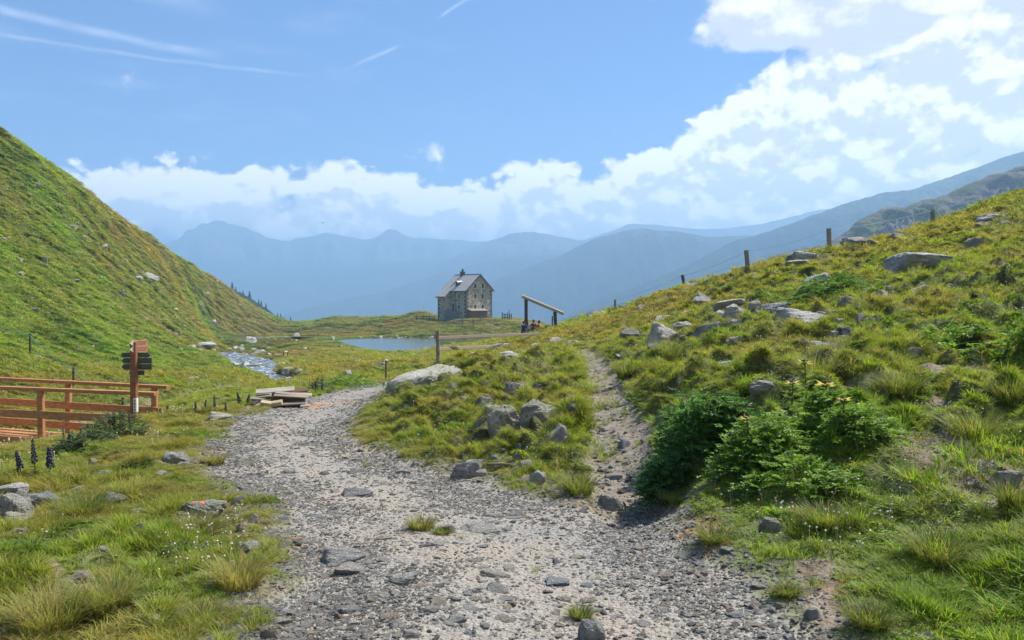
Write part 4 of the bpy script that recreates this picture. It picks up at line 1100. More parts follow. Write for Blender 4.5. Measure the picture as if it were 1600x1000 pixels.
# ================================================================== wooden footbridge
z_rail = -0.63
NA, NB = Vector(wpt(243, 615, 19.25)), Vector(wpt(0, 606, 20.6))
BA, BB = Vector(wpt(262, 605, 20.75)), Vector(wpt(0, 592, 22.95))
for v in (NA, NB, BA, BB): v.z = z_rail
dn = (NB - NA); db = (BB - BA)
br = empty('wooden_footbridge', (NA + BA) / 2 * 1.0); br.location.z = -2.1
tag(br, 'new orange-brown larch footbridge with plank railings at the left edge', 'footbridge')
bo = br.location
def along(a, d, px):       # point of the rail line seen in that column
    s_ = (px - 800) / F
    k = (s_ * a.y - a.x) / (d.x - s_ * d.y)
    return a + d * k
def rel(v, z): return Vector((v.x, v.y, z)) - bo
side = Vector((0, -1, 0))
for A_, D_, endc, endm, posts in ((NA, dn, 243, 234, (62, -130, -330)), (BA, db, 262, 254, (105, 240, -60, -240))):
    s0 = along(A_, D_, endc); s1 = A_ + D_ * 1.9
    m_ = MB(); m_.beam(rel(s0, z_rail + 0.0), rel(s1, z_rail + 0.0), 0.17, 0.09, bev=.008); m_.build('handrail', M['wood_orange'], br)
    e0 = along(A_, D_, endm); fwd = -0.09 if A_ is NA else -0.09
    for zc, hh_, nm in ((-1.27, 0.20, 'rail_board'), (-1.83 if A_ is BA else -1.97, 0.2, 'rail_board')):
        m_ = MB(); off_ = Vector((0, fwd, 0)); m_.beam(rel(e0, zc) + off_, rel(s1, zc) + off_, 0.045, hh_, bev=.006); m_.build(nm, M['wood_orange'], br)
    for pc in posts:
        b_ = along(A_, D_, pc)
        m_ = MB(); m_.beam(rel(b_, -2.5), rel(b_, z_rail - 0.045), 0.14, 0.13, up=(0, 1, 0), bev=.01); m_.build('post', M['wood_orange'], br)
    m_ = MB(); m_.beam(rel(along(A_, D_, 250), -2.27) + Vector((0, 0.05, 0)), rel(s1, -2.27) + Vector((0, 0.05, 0)), 0.16, 0.26, bev=.01); m_.build('joist', M['wood_brown'], br)
N0 = along(NA, dn, 250); B0 = along(BA, db, 262)
N1 = NA + dn * 1.9; B1 = BA + db * 1.9
npl = 62
for k in range(npl):
    q0 = (k + 0.5) / npl
    a = N0.lerp(N1, q0); b = B0.lerp(B1, q0)
    m_ = MB(); a2, b2 = rel(a, -2.08 + random.uniform(-.004, .004)), rel(b, -2.08)
    ex = (b2 - a2).normalized() * 0.02
    m_.beam(a2 + ex, b2 - ex, (N1 - N0).length / npl - 0.012, 0.05, bev=.004); m_.build('deck_plank', M['wood_orange'], br)

# ================================================================== signpost
sx_, sy_ = wpt(209.5, 662, 18.2)[:2]; sg = gz(sx_, sy_)
YS = 18.2
sp_ = empty('signpost', (sx_, sy_, sg)); tag(sp_, 'brown wooden signpost with dark arrow boards beside the footbridge', 'signpost')
def rz_(row, Y=YS): return EYE - (row - HZ) / F * Y - sg
def cxp(col, Y=YS): return (col - 800) / F * Y - sx_
m_ = MB(); m_.beam((0, 0, -0.4), (0.02, 0, rz_(535)), 0.135, 0.135, up=(0, 1, 0), bev=.012)
m_.add([(x, y, rz_(535)) for x, y in ((-.05, -.067), (.09, -.067), (.09, .067), (-.05, .067))] + [(0.02, 0, rz_(531.5))], [(0, 1, 4), (1, 2, 4), (2, 3, 4), (3, 0, 4)])
m_.build('post', M['wood_sign'], sp_)
def board(x0, x1, r0, r1, tip, y, name, mat, yaw=0.0, hgt=None, tipmat=None, lab=None):
    """flat arrow board; tip -1 points left, +1 right"""
    z0, z1 = rz_(r1), rz_(r0); zm = (z0 + z1) / 2; tl = (z1 - z0) * 0.5
    if tip < 0: out = [(x0, zm), (x0 + tl, z0), (x1, z0), (x1, z1), (x0 + tl, z1)]
    else: out = [(x0, z0), (x1 - tl, z0), (x1, zm), (x1 - tl, z1), (x0, z1)]
    n = len(out); m_ = MB()
    rt_ = Matrix.Rotation(yaw, 3, 'Z'); piv = Vector((0.02, y, 0))
    vs = [piv + rt_ @ Vector((x - 0.02, dy, z)) for dy in (-0.012, 0.012) for x, z in out]
    m_.add(vs, [tuple(range(n)), tuple(range(2 * n - 1, n - 1, -1))] + [(i, i + n, (i + 1) % n + n, (i + 1) % n) for i in range(n)])
    o = m_.build(name, mat, sp_)
    if lab: o['label'] = lab
    return o
board(cxp(187), cxp(231.5), 551.6, 559.0, 1, 0.085, 'arrow_board', M['sign_dark'], 0.03, lab='dark board pointing right')
board(cxp(186), cxp(234), 559.8, 568.6, -1, 0.085, 'arrow_board', M['sign_dark'], -0.02, lab='upper dark board pointing left')
board(cxp(186), cxp(233.5), 569.4, 578.4, -1, 0.085, 'arrow_board', M['sign_dark'], 0.02, lab='lower dark board pointing left')
board(cxp(197.5), cxp(222), 579.4, 587.0, -1, 0.085, 'arrow_board', M['sign_dark'], 0.0, lab='short dark board pointing left')
for r0, r1 in ((531.4, 540.4), (541.0, 550.4)):
    bd = board(-0.05, 0.40, r0, r1, -1, -0.085, 'pointer_board', M['sign_salmon'], 1.05, lab='small salmon board with a white tip and red lettering')
    z0, z1 = rz_(r1), rz_(r0); zm = (z0 + z1) / 2
    rt_ = Matrix.Rotation(1.05, 3, 'Z'); piv = Vector((0.02, -0.085, 0))
    tr_ = lambda x, z, d=-0.016: piv + rt_ @ Vector((x - 0.02, d, z))
    m_ = MB(); m_.add([tr_(-0.048, zm), tr_(0.02, z0 + .004), tr_(0.06, z0 + .004), tr_(0.02, zm), tr_(0.06, z1 - .004), tr_(0.02, z1 - .004)], [(0, 1, 2, 3), (0, 3, 4, 5)]); m_.build('white_tip', M['sign_white'], bd)
    m_ = MB()
    for li, zz in enumerate((z1 - (z1 - z0) * .3, z1 - (z1 - z0) * .68)):
        x = 0.09
        while x < 0.36:
            w_ = random.uniform(0.012, 0.03); hh_ = (z1 - z0) * .2
            m_.add([tr_(x, zz - hh_ / 2), tr_(x + w_, zz - hh_ / 2), tr_(x + w_, zz + hh_ / 2), tr_(x, zz + hh_ / 2)], [(0, 1, 2, 3)]); x += w_ + 0.010
    m_.build('lettering', M['sign_red'], bd)
pl = MB(); pl.box((0.092, -0.03, (rz_(622) + rz_(643.5)) / 2), (0.012, 0.085, rz_(622) - rz_(643.5))); pl.box((0.06, -0.075, (rz_(622) + rz_(643.5)) / 2), (0.07, 0.012, rz_(622) - rz_(643.5)))
po = pl.build('notice_strip', M['sign_white'], sp_)
m_ = MB()
for k in range(4):
    zc = rz_(626 + k * 4.6); m_.box((0.06, -0.0835, zc), (0.034, 0.004, 0.03 if k % 2 else 0.02)); m_.box((0.045, -0.0835, zc - 0.02), (0.014, 0.004, 0.012))
m_.build('notice_marks', M['black'], po)
m_ = MB(); m_.beam((0.075, -0.08, -0.2), (0.085, -0.06, rz_(643.5)), 0.03, 0.03, up=(0, 1, 0)); m_.build('batten', M['wood_orange'], sp_)

# ================================================================== grey rail fence at the crest of the nose
Yf = 27.0
x_, y_ = wxy(685, 566, Yf)
rfn = empty('rail_fence', (x_, y_, gz(x_, y_))); tag(rfn, 'weathered grey rail fence running right from one post above the lichen boulder', 'fence')
fo = rfn.location
m_ = MB(); m_.beam(wv(685, 576, Yf), wv(683.5, 516, Yf), 0.125, 0.12, up=(0, 1, 0), bev=.012); m_.build('post', M['wood_grey'], rfn)
for r0, c1_, r1, Y1 in ((528, 842, 521.5, 41), (545.5, 768, 541, 36), (564, 722, 560.5, 31)):
    m_ = MB(); m_.beam(wv(684, r0, Yf - 0.1), wv(c1_, r1, Y1), 0.06, 0.12, bev=.012); m_.build('rail', M['wood_grey'], rfn)
m_ = MB(); m_.beam(wv(815, 530, 44), wv(842, 519, 45), 0.06, 0.1, bev=.01); m_.build('rail', M['wood_grey'], rfn)

# ================================================================== wire fence on the right-hand crest
def rowz(row, Y): return EYE - (row - HZ) / F * Y
posts = [(961, 468, 489, 66, 0.0), (1066, 429.5, 456, 49, 0.28), (1166, 391, 431, 34.5, 0.12), (1295, 357, 393, 35.0, 0.05), (1457, 327, 354, 39.5, 0.05)]
x0_, y0_ = wxy(posts[0][0], posts[0][2], posts[0][3])
wf = empty('wire_fence', (x0_, y0_, gz(x0_, y0_))); tag(wf, 'grey fence posts with blue wire along the crest of the right slope', 'fence')
fo = wf.location
tops = []
for c_, r0, r1, Y, ln in posts:
    top_ = Vector(wpt(c_, r0, Y)); bx_ = top_.x + ln * 0.9; g_ = gz(bx_, Y)
    m_ = MB(); m_.beam(Vector((bx_, Y, g_ - 0.3)) - fo, top_ - fo, 0.17, 0.15, up=(0, 1, 0), bev=.02); m_.build('post', M['wood_grey'] if c_ != 1066 else M['wood_dark'], wf)
    tops.append((top_, Vector((bx_, Y, g_))))
tops.append((Vector(wpt(1760, 245, 44)), Vector(wpt(1760, 290, 44))))
for fr_, mt in ((0.06, 'wire_blue'), (0.42, 'wire_blue')):
    for (a, a0), (b, b0) in zip(tops[:-1], tops[1:]):
        pa, pb = a.lerp(a0, fr_), b.lerp(b0, fr_)
        pts_ = [pa.lerp(pb, k / 8) - fo + Vector((0, -0.1, -0.12 * math.sin(math.pi * k / 8))) for k in range(9)]
        m_ = MB(); m_.tube(pts_, 0.007 if fr_ < .1 else 0.004, 4, cap=False); m_.build('wire', M[mt], wf)
# left rope fence
lp = []
for c_, r0, r1 in ((-60, 480, 520), (47, 521, 556), (115, 574, 607), (192, 621, 634), (262, 634, 646)):
    h_ = hit(c_, r1); lp.append((Vector(h_), Vector(wpt(c_, r0, h_[1])) ))
rp = empty('rope_fence', lp[1][0]); tag(rp, 'thin dark posts with a teal rope crossing the slope behind the footbridge', 'fence')
fo = rp.location
for (g_, tp), c_ in zip(lp, range(5)):
    m_ = MB(); m_.beam(g_ - fo - Vector((0, 0, .2)), tp - fo, 0.09 if c_ in (1, 2, 3) else 0.05, 0.09, up=(0, 1, 0), bev=.01); m_.build('post', M['wood_dark'], rp)
for (g0, a), (g1, b) in zip(lp[:-1], lp[1:]):
    pts_ = [a.lerp(b, k / 8) - fo + Vector((0, -0.06, -0.1 - 0.15 * math.sin(math.pi * k / 8))) for k in range(9)]
    m_ = MB(); m_.tube(pts_, 0.016, 4, cap=False); m_.build('rope', M['wire_teal'], rp)
for (c_, r0, r1, w_, lb) in ((603, 563, 597, 0.05, 'thin rusty stake where the track disappears behind the boulder'), (443, 549, 561, 0.07, 'left one of two tiny stakes right of the stream'), (449.5, 550, 561, 0.07, 'right one of two tiny stakes right of the stream')):
    h_ = hit(c_, r1); tp = Vector(wpt(c_, r0, h_[1])); m_ = MB(); m_.tube([(0, 0, -.2), tp - Vector(h_)], w_, 6); o = m_.build('stake', M['wood_brown']); o.location = h_; tag(o, lb, 'stake')

# ================================================================== pile of old boards
YP = hit(430, 637)[1] + 0.35
def plank(c0, r0, c1, r1, thk, dep, yo, mat, label, yaw=0.0, tilt=0.0):
    a = Vector(wpt(c0, r0, YP + yo)); b = Vector(wpt(c1, r1, YP + yo + yaw)); c = (a + b) / 2
    th_ = thk / F * YP
    up = Vector((0, -math.sin(tilt), math.cos(tilt)))
    m_ = MB(); m_.beam(a - c, b - c, dep, th_, up=up, bev=min(.008, th_ * .2))
    o = m_.build('board', M[mat]); o.location = c; return tag(o, label, 'board', 'old boards dumped beside the track')
plank(400, 612.5, 460, 607.5, 2.6, 0.28, 0.10, 'wood_pale', 'long pale board lying topmost on the heap of boards', 0.25, 0.35)
plank(438, 613.5, 481, 608.5, 2.4, 0.25, 0.45, 'wood_brown', 'brown board sticking out at the top right of the heap', 0.2, 0.3)
plank(431, 613.0, 460, 616.5, 1.9, 0.2, -0.05, 'wood_grey', 'grey board slanting down right just under the topmost pale one', 0, 0.2)
plank(455, 616.0, 487, 617.5, 1.9, 0.24, 0.25, 'wood_pale', 'weathered pale board poking out at the right end of the heap', 0.1, 0.25)
plank(429, 616.5, 482, 619.8, 2.0, 0.22, -0.15, 'wood_grey', 'long thin grey board capping the brown panel of the heap', 0, 0.25)
plank(424, 623.5, 477, 625.5, 9.0, 0.07, -0.08, 'wood_brown', 'broad dark brown panel standing on edge in the heap', 0, 0.25)
plank(421, 617.0, 474, 629.0, 6.0, 0.10, 0.25, 'wood_dark', 'dark board leaning behind the brown panel of the heap', 0.1, 0.2)
plank(392, 623.2, 415, 624.6, 4.2, 0.22, -0.2, 'wood_grey', 'short pale grey plank sticking out left of the heap', 0.1, 0.15)
plank(401, 615.8, 423, 614.6, 2.2, 0.2, 0.05, 'wood_grey', 'short grey plank under the left end of the topmost board', 0, 0.2)
plank(404, 619.4, 424, 616.6, 2.4, 0.25, 0.0, 'wood_pale', 'short whitish plank between the grey ones on the left', 0, 0.3)
plank(402, 621.0, 428, 619.5, 3.2, 0.3, 0.2, 'wood_dark', 'blackened plank filling the gap in the left half of the heap', 0.1, 0.1)
plank(408, 629.3, 424, 631.6, 6.4, 0.16, -0.42, 'wood_yellow', 'left fresh yellow board at the foot of the heap', 0.0, 0.4)
plank(423, 631.6, 441, 628.6, 6.4, 0.16, -0.38, 'wood_yellow', 'right fresh yellow board at the foot of the heap', 0.0, 0.4)
plank(443, 631.2, 478, 629.6, 2.3, 0.2, -0.35, 'wood_grey', 'flat grey board on the ground right of the yellow ones', 0.05, 0.2)
plank(470, 634.3, 484.5, 633.2, 1.9, 0.16, -0.45, 'wood_pale', 'small white offcut lying nearest the track', 0, 0.3)
plank(442, 634.0, 470, 633.4, 3.2, 0.2, -0.22, 'wood_dark', 'black board pressed into the grass under the grey one', 0, 0.1)
plank(380, 635.0, 399, 628.6, 3.2, 0.2, -0.25, 'wood_dark', 'dark board slanting out at the far left of the heap', -0.2, 0.3)
plank(387, 637.2, 408, 629.6, 1.8, 0.10, -0.4, 'wood_grey', 'narrow tan slat leaning on the left foot of the heap', 0.2, 0.3)
plank(396, 637.2, 409, 630.6, 2.6, 0.14, -0.45, 'wood_pale', 'short pale slat beside the narrow tan one', 0.2, 0.4)
plank(415, 627.5, 452, 628.5, 4.5, 0.3, 0.1, 'wood_dark', 'thick dark beam at the bottom of the heap', 0, 0.0)

# ================================================================== a bird over the valley
bd = empty('bird', wpt(504, 348.5, 75)); tag(bd, 'tiny dark bird gliding in front of the hazy massif', 'bird')
m_ = MB(); m_.tube([(0, -0.13, 0), (0, -0.05, 0.0), (0, 0.05, 0.01), (0, 0.12, 0.015), (0, 0.15, 0.01)], [0.012, 0.035, 0.042, 0.026, 0.006], 8); m_.add([(-.03, -.12, 0), (.03, -.12, 0), (.05, -.22, 0), (-.05, -.22, .0)], [(0, 1, 2, 3)]); m_.build('body', M['black'], bd, True)
for s_ in (-1, 1):
    m_ = MB(); m_.add([(0, .06, .01), (0, -.04, .01), (s_ * .14, -.03, .05), (s_ * .13, .09, .05), (s_ * .28, -.04, .03)], [(0, 1, 2, 3), (3, 2, 4)]); m_.build('wing', M['black'], bd)
# ================================================================== rocks
def rock_mesh(seed, sub, flat_=1.0, planes=11):
    """broken block: hull of scattered points, worn edges, cracked and roughened faces"""
    rr = np.random.default_rng(seed)
    n = 9 + planes
    p = rr.normal(size=(n, 3)); p /= np.linalg.norm(p, axis=1)[:, None]
    p *= rr.uniform(0.8, 1.1, (n, 1)); p[:, 2] = np.clip(p[:, 2], -0.8, rr.uniform(0.55, 0.8)) + 0.12 * p[:, 0] * rr.normal()
    bm = bmesh.new()
    for q in p: bm.verts.new(q)
    bmesh.ops.convex_hull(bm, input=bm.verts)
    bmesh.ops.delete(bm, geom=[v for v in bm.verts if not v.link_faces], context='VERTS')
    bmesh.ops.dissolve_limit(bm, angle_limit=R(9), verts=bm.verts, edges=bm.edges)
    if sub > 1: bmesh.ops.bevel(bm, geom=list(bm.edges), offset=0.05, segments=1, affect='EDGES', profile=0.5)
    bmesh.ops.triangulate(bm, faces=bm.faces)
    for _ in range({1: 0, 2: 1, 3: 2, 4: 3}[sub]):
        lim = {2: .5, 3: .26, 4: .14}[sub]
        bmesh.ops.subdivide_edges(bm, edges=[e for e in bm.edges if e.calc_length() > lim], cuts=1, use_grid_fill=False)
        bmesh.ops.triangulate(bm, faces=[f for f in bm.faces if len(f.verts) > 3])
    o = Vector((seed * 3.7, seed * 1.3, 0)); bm.normal_update()
    if sub > 1:
        for v in bm.verts:
            q = v.co
            lay = mnoise.fractal(Vector((q.x * 1.2, q.y * 1.2, q.z * 9)) + o, 1.0, 2.0, 3)
            v.co = q + v.normal * (mnoise.fractal(q * 2.2 + o, 1.0, 2.0, 4) * 0.07 + lay * 0.045 + mnoise.noise(q * 11 + o) * 0.018)
    me = bpy.data.meshes.new('rock'); bm.to_mesh(me); bm.free()
    me.polygons.foreach_set('use_smooth', [sub > 1] * len(me.polygons))
    c_ = np.empty(len(me.vertices) * 3, np.float32); me.vertices.foreach_get('co', c_); c_ = c_.reshape(-1, 3)
    c_ -= (c_.max(0) + c_.min(0)) / 2 * np.array([1, 1, 0]); mx = np.abs(c_).max(0)
    mx[2] = max(c_[:, 2].max(), .1)
    me.vertices.foreach_set('co', (c_ / mx).astype(np.float32).ravel()); me.update()
    try: me.set_sharp_from_angle(angle=R(20))
    except Exception: pass
    return me
BIG = [rock_mesh(100 + i, 4, planes=7 + i) for i in range(7)]
print('rock tris', [len(m.polygons) for m in BIG])
SML = [rock_mesh(200 + i, 3, planes=9 + i % 4) for i in range(7)]
TINY = [rock_mesh(300 + i, 2, planes=10) for i in range(6)]
_cache = {}
def rocko(me, mat):
    k = (me.name, mat)
    if k not in _cache:
        m2 = me.copy(); m2.name = 'rock'; m2.materials.append(M[mat]); _cache[k] = m2
    return _cache[k]
def rock(c, b, w, h, mat, label, shape=None, tilt=0.0, depth=0.75, sink=0.22, name='rock', cat='rock', group=None, yaw=None):
    p = hit(c, b)
    if p is None: return None
    Y = p[1]; W2 = w / F * Y / 2; Hh = h / F * Y
    if b > 640 and masks(np.array([p[0]]), np.array([p[1]]))[0][0] < -0.15 and 'boulder' not in label: Hh *= 0.68
    pool = BIG if w > 38 else (SML if w > 13 else TINY)
    me = rocko(pool[(shape if shape is not None else random.randrange(99)) % len(pool)], mat)
    o = bpy.data.objects.new(name, me); COL.objects.link(o)
    dz = Hh / 2 * (1 + sink)
    D2 = W2 * depth
    dz = max(Hh * 0.80, 0.2 * W2)
    o.location = (p[0], p[1] + D2 * 0.8, p[2] + 0.3 * max(0, gz(p[0], p[1] + D2 * 0.8) - p[2]) + 0.02 * Hh)
    o.scale = (W2, D2, dz)
    o.rotation_euler = (random.uniform(-.08, .08), tilt, yaw if yaw is not None else random.uniform(-.35, .35))
    ROCKS.append((o.location.x, o.location.y, W2))
    return tag(o, label, cat, group)
ROCKS = []
RK = [
 (727,747,50,36,'rock','grey boulder with a shadowed underside at the inner edge of the track bend',0,0.1),
 (750,744,24,12,'rock_pale','small white block touching the grey boulder at the track bend',1,0),
 (957,798,44,32,'rock','dark angular rock at the mouth of the footpath',2,-.15),
 (530,884,80,32,'rock','large rounded pale slab sunk in the left half of the track',3,0),
 (545,899,54,22,'rock','second rounded slab just in front of the largest one in the track',4,.1),
 (504,866,26,16,'rock_tan','small tan stone behind the rounded slab in the track',1,0),
 (695,832,34,22,'rock_pale','pale block leaning beside the grass tuft in the middle of the track',5,.1),
 (626,914,58,20,'rock','low slanted slab in the middle of the foreground track',0,-.2),
 (768,902,40,16,'rock_pale','pale slab at the head of the stony patch in the foreground track',2,0),
 (776,926,38,16,'rock','rounded pale stone below the stony patch in the track',6,0),
 (870,916,42,14,'rock_blue','bluish slab with moss right of the stony patch in the track',4,0),
 (926,1004,46,36,'rock_blue','blue-grey boulder cut by the bottom edge of the picture',1,.1),
 (641,998,32,18,'rock_pale','white stone at the bottom edge in the middle of the track',3,0),
 (414,998,36,24,'rock_tan','pale beige stone at the bottom left corner of the track',5,0),
 (545,958,40,12,'rock','flat grey plate in the left foreground of the track',2,0),
 (672,958,26,16,'rock_pale','pale rounded stone in the centre foreground of the track',1,0),
 (715,972,30,14,'rock_pale','whitish stone right of the pale rounded one in the centre foreground',4,0),
 (600,843,26,10,'rock_pale','flat white chip left of the grass tuft in the track',2,0),
 (676,853,40,9,'rock_pale','flat white slab in front of the grass tuft in the track',6,0),
 (750,833,70,9,'rock','long flat slab right of the grass tuft in the track',5,0),
 (553,776,58,10,'rock_dark','long dark ledge crossing the track below the bend',3,0),
 (505,742,16,10,'rock_dark','small dark stone near the left side of the track bend',2,0),
 (448,740,26,12,'rock','grey stone near the left edge of the track bend',1,0),
 (560,738,32,7,'rock_dark','flat dark stone in the middle of the track bend',4,0),
 (552,745,10,8,'rock_tan','tiny brown stone below the flat dark one in the bend',0,0),
 (628,741,26,12,'rock_pale','white stones cluster at the foot of the grassy nose',0,0),
 (649,730,15,10,'rock','grey stone on the grassy edge above the white cluster',3,0),
 (1211,829,42,20,'rock_lichen','mossy green-grey rock in the grass right of the track',2,0),
 (1081,823,20,9,'rock_pale','small bluish-white stone on the rusty ground right of the track',4,0),
 (1100,900,15,14,'rock_tan','tan pebble at the right edge of the track',1,0),
 (1079,898,16,10,'rock_dark','dark pebble left of the tan one at the right edge of the track',5,0),
 (1074,873,32,12,'rock','flat grey stone at the right edge of the track',6,0),
 (1273,968,26,20,'rock_pale','white pointed stone at the lower right edge of the track',3,-.3),
 (1154,965,28,12,'rock_blue','bluish flat stone in the lower right gravel',2,0),
 (306,806,78,26,'rock_lichen','flat pale slab with an orange paint mark on the left verge',0,.12),
 (172,792,42,22,'rock_lichen','greenish rounded rock on the left verge beside the green tussock',3,0),
 (210,833,24,22,'rock_pale','white and black chunk in the grass of the left verge',5,.2),
 (228,815,30,12,'rock_tan','brownish flat stone behind the white chunk on the left verge',1,0),
 (12,807,54,38,'rock','largest grey block of the rock heap at the left edge',2,.15),
 (14,775,58,20,'rock_pale','white slab on the back of the rock heap at the left edge',4,0),
 (24,786,32,22,'rock_pale','small white block between the others of the left rock heap',6,0),
 (54,794,52,24,'rock_blue','bluish slanting block at the right side of the left rock heap',1,-.2),
 (16,822,52,20,'rock_pale','pale block at the front of the left rock heap',3,0),
 (22,838,30,14,'rock_tan','tan stone below the front of the left rock heap',0,0),
 (102,749,28,9,'rock_pale','flat white stone in the grass left of the path, nearest the bridge',2,0),
 (116,770,32,11,'rock_pale','flat white stone in front of the green tussock on the left',5,0),
 (161,741,18,6,'rock_pale','small white stone in the left grass, rightmost of three',4,0),
 (146,754,20,7,'rock_pale','small white stone in the left grass, below the rightmost of three',6,0),
 (268,725,44,20,'rock','grey layered rock at the left edge of the track',1,0),
 (283,730,22,9,'rock_pale','pale stone in front of the grey layered rock at the left edge',0,0),
 (338,657,44,13,'rock_lichen','pale flat boulder left of where the track begins to bend',3,0),
 (388,861,38,15,'rock_pale','pale stone half hidden in the grass at the left track edge',2,0),
 (122,907,38,14,'rock_tan','pale flat stone amid the dry grass bottom left',4,0),
 (338,980,14,10,'rock_pale','small white stone among the grass near the bottom left',1,0),
 (395,816,20,14,'rock','pale rock on the left edge of the track beside the tussocks',6,0),
 (462,852,18,10,'rock_dark','dark stone on the rusty soil at the left edge of the track',2,0),
 (655,603,132,28,'rock_lichen','huge lichen-covered boulder at the tip of the grassy nose',2,-.30),
 (798,563,48,15,'rock_pale','long pale rock on the nose behind the upper grass',5,0),
 (770,552,14,5,'rock_pale','small pale stone above the long pale rock on the nose',2,0),
 (781,546,36,12,'rock_lichen','flat lichen rock against the lower rail of the grey fence',0,0),
 (737,556,28,7,'rock','flat rock in the grass behind the grey fence post',3,0),
 (836,546,20,12,'rock_pale','white rock right of the grey fence rails',1,0),
 (869,536,26,10,'rock','grey flat rock on the crest right of the white one',6,0),
 (896,540,22,10,'rock','grey rock on the crest, further right of the flat one',4,0),
 (809,626,44,34,'rock_dark','dark cubic rock with a bright top on the nose',1,0),
 (784,668,62,44,'rock_lichen','slanting wedge rock with grooved top in the middle of the nose',3,-.3),
 (843,655,66,34,'rock_lichen','flat tilted slab embedded in the grass right of the wedge rock',5,-.2),
 (723,630,16,12,'rock_tan','small pinkish stone on the nose left of the dark cubic rock',2,0),
 (757,634,30,16,'rock_dark','dark stone in a hollow of the nose behind the pinkish one',3,0),
 (872,690,34,30,'rock','grey rock at the eroded right edge of the nose',6,.3),
 (820,733,24,16,'rock','grey pointed rock at the foot of the nose below the wedge',1,0),
 (838,757,26,26,'rock_pale','white upright stone at the foot of the nose near the track',0,.3),
 (972,610,12,12,'rock_pale','white stone high on the footpath',5,0),
 (975,634,18,9,'rock_pale','flat white stone on the footpath below the highest one',4,0),
 (977,700,22,16,'rock_blue','bluish round stone lying on the middle of the footpath',3,0),
 (945,674,18,8,'rock_pale','pale stone at the left side of the middle footpath',2,0),
 (961,750,28,10,'rock_pale','flat pale stone low on the footpath',0,0),
 (992,757,16,12,'rock','grey stone low on the footpath, right of the flat pale one',1,0),
 (987,742,18,9,'rock_pale','pale stone just above the grey one low on the footpath',6,0),
 (1268,508,98,32,'rock_pale','largest flat slab of the rock row on the upper right slope',3,.05),
 (1211,492,56,26,'rock_pale','rounded block joined to the left end of the largest flat slab',0,.1),
 (1153,496,40,26,'rock','grey block at the left of the rock row on the upper slope',5,0),
 (1179,484,22,18,'rock','small grey block wedged in the middle of the rock row',1,0),
 (1142,478,54,12,'rock','long thin rock above the left end of the rock row',4,-.1),
 (1335,482,44,20,'rock_lichen','round-topped rock right of the largest flat slab',2,0),
 (1346,502,22,14,'rock','small rock below the round-topped one',6,0),
 (1040,536,52,34,'rock','big jagged grey rock on the middle slope above the footpath',3,.25),
 (1068,512,34,12,'rock','flat rock just above the big jagged grey rock',2,0),
 (1106,524,44,26,'rock_dark','split dark rock right of the big jagged grey rock',0,0),
 (1151,509,26,14,'rock','pointed rock above the split dark rock',1,0),
 (1076,492,28,11,'rock','grey rock on the upper slope left of the rock row',5,0),
 (1040,500,30,8,'rock','low flat rock near the crest left of the upper slope',4,0),
 (985,522,32,12,'rock_dark','dark overgrown rock left of the big jagged one',6,0),
 (1020,555,24,20,'rock_dark','shadowed rock at the hollow above the big leafy bush',1,0),
 (1452,418,106,32,'rock','broad grooved slab on the upper right slope',4,.12),
 (1418,422,30,20,'rock_dark','dark block at the left foot of the broad grooved slab',2,0),
 (1131,583,46,24,'rock_blue','pointed blue-grey rock just above the big leafy bush',0,0),
 (1199,556,46,12,'rock_pale','thin tilted white slab in the grass of the middle slope',3,-.28),
 (1287,545,56,13,'rock','flat rock among the grass above the thistles',5,0),
 (1196,610,42,14,'rock_pale','flat white slab right of the big leafy bush',6,0),
 (1240,604,22,14,'rock_pale','white rock behind the thistle heads',1,0),
 (1266,405,62,16,'rock','flat dark-sided slab near the second fence post',2,0),
 (1249,414,40,9,'rock_pale','pale flat stone below the slab near the second fence post',4,0),
 (1352,384,62,18,'rock_dark','dark layered outcrop on the crest right of the fence post',1,0),
 (1411,372,38,9,'rock_dark','low dark outcrop further up the crest',3,0),
 (1526,386,28,20,'rock_dark','dark cubic rock on the right slope below the last post',0,0),
 (1560,342,48,14,'rock','flat rock near the top right of the slope',5,0),
 (1541,354,28,10,'rock_lichen','lichen stone below the flat rock near the top right',2,0),
 (1576,352,22,10,'rock','small grey rock at the top right, rightmost',6,0),
 (1279,444,46,18,'rock','slanting grey rock left of the dark juniper',4,-.3),
 (1359,458,28,10,'rock_pale','thin white rock below the dark juniper',1,-.3),
 (1386,467,38,15,'rock','angular rock right of the thin white one',3,.1),
 (1444,462,34,16,'rock_pale','pale angular rock below the broad grooved slab',0,-.3),
 (1378,470,20,8,'rock_pale','small pale stone left of the angular rock',2,0),
 (1135,452,24,9,'rock','grey rock near the crest, left of the third post',5,0),
 (1083,448,20,7,'rock_pale','pale rock beside the leaning fence post',4,0),
 (1101,471,34,9,'rock','flat grey rock in the grass between the posts on the upper slope',6,0),
 (1180,432,22,8,'rock','low rock beside the third fence post on the crest',1,0),
 (940,492,32,7,'rock_dark','low dark stones on the crest by the shortest fence post',2,0),
 (925,497,18,6,'rock','small stone on the crest, left of the low dark stones',3,0),
 (1046,752,30,20,'rock_dark','dark rock in the shade under the big leafy bush',5,0),
 (1577,760,44,34,'rock_lichen','mossy rock at the right edge beside the tall grass',0,.2),
 (1285,495,20,8,'rock_pale','small white stone right under the largest flat slab',2,0),
 (1305,524,16,8,'rock_pale','small white stone on the middle slope above the flat rock',1,0),
 (542,588,16,12,'rock','pyramid-shaped rock alone in the meadow before the lake',2,0),
 (557,566,18,4.5,'rock_pale','flat pale rock in the meadow below the lake',0,0),
 (508,558,9,4,'rock_pale','small pale rock left in the meadow below the lake',1,0),
 (487,570,12,4,'rock_tan','low tan rock in the reddish meadow',5,0),
 (517,531,11,7,'rock_pale','white rock at the left tip of the lake',4,0),
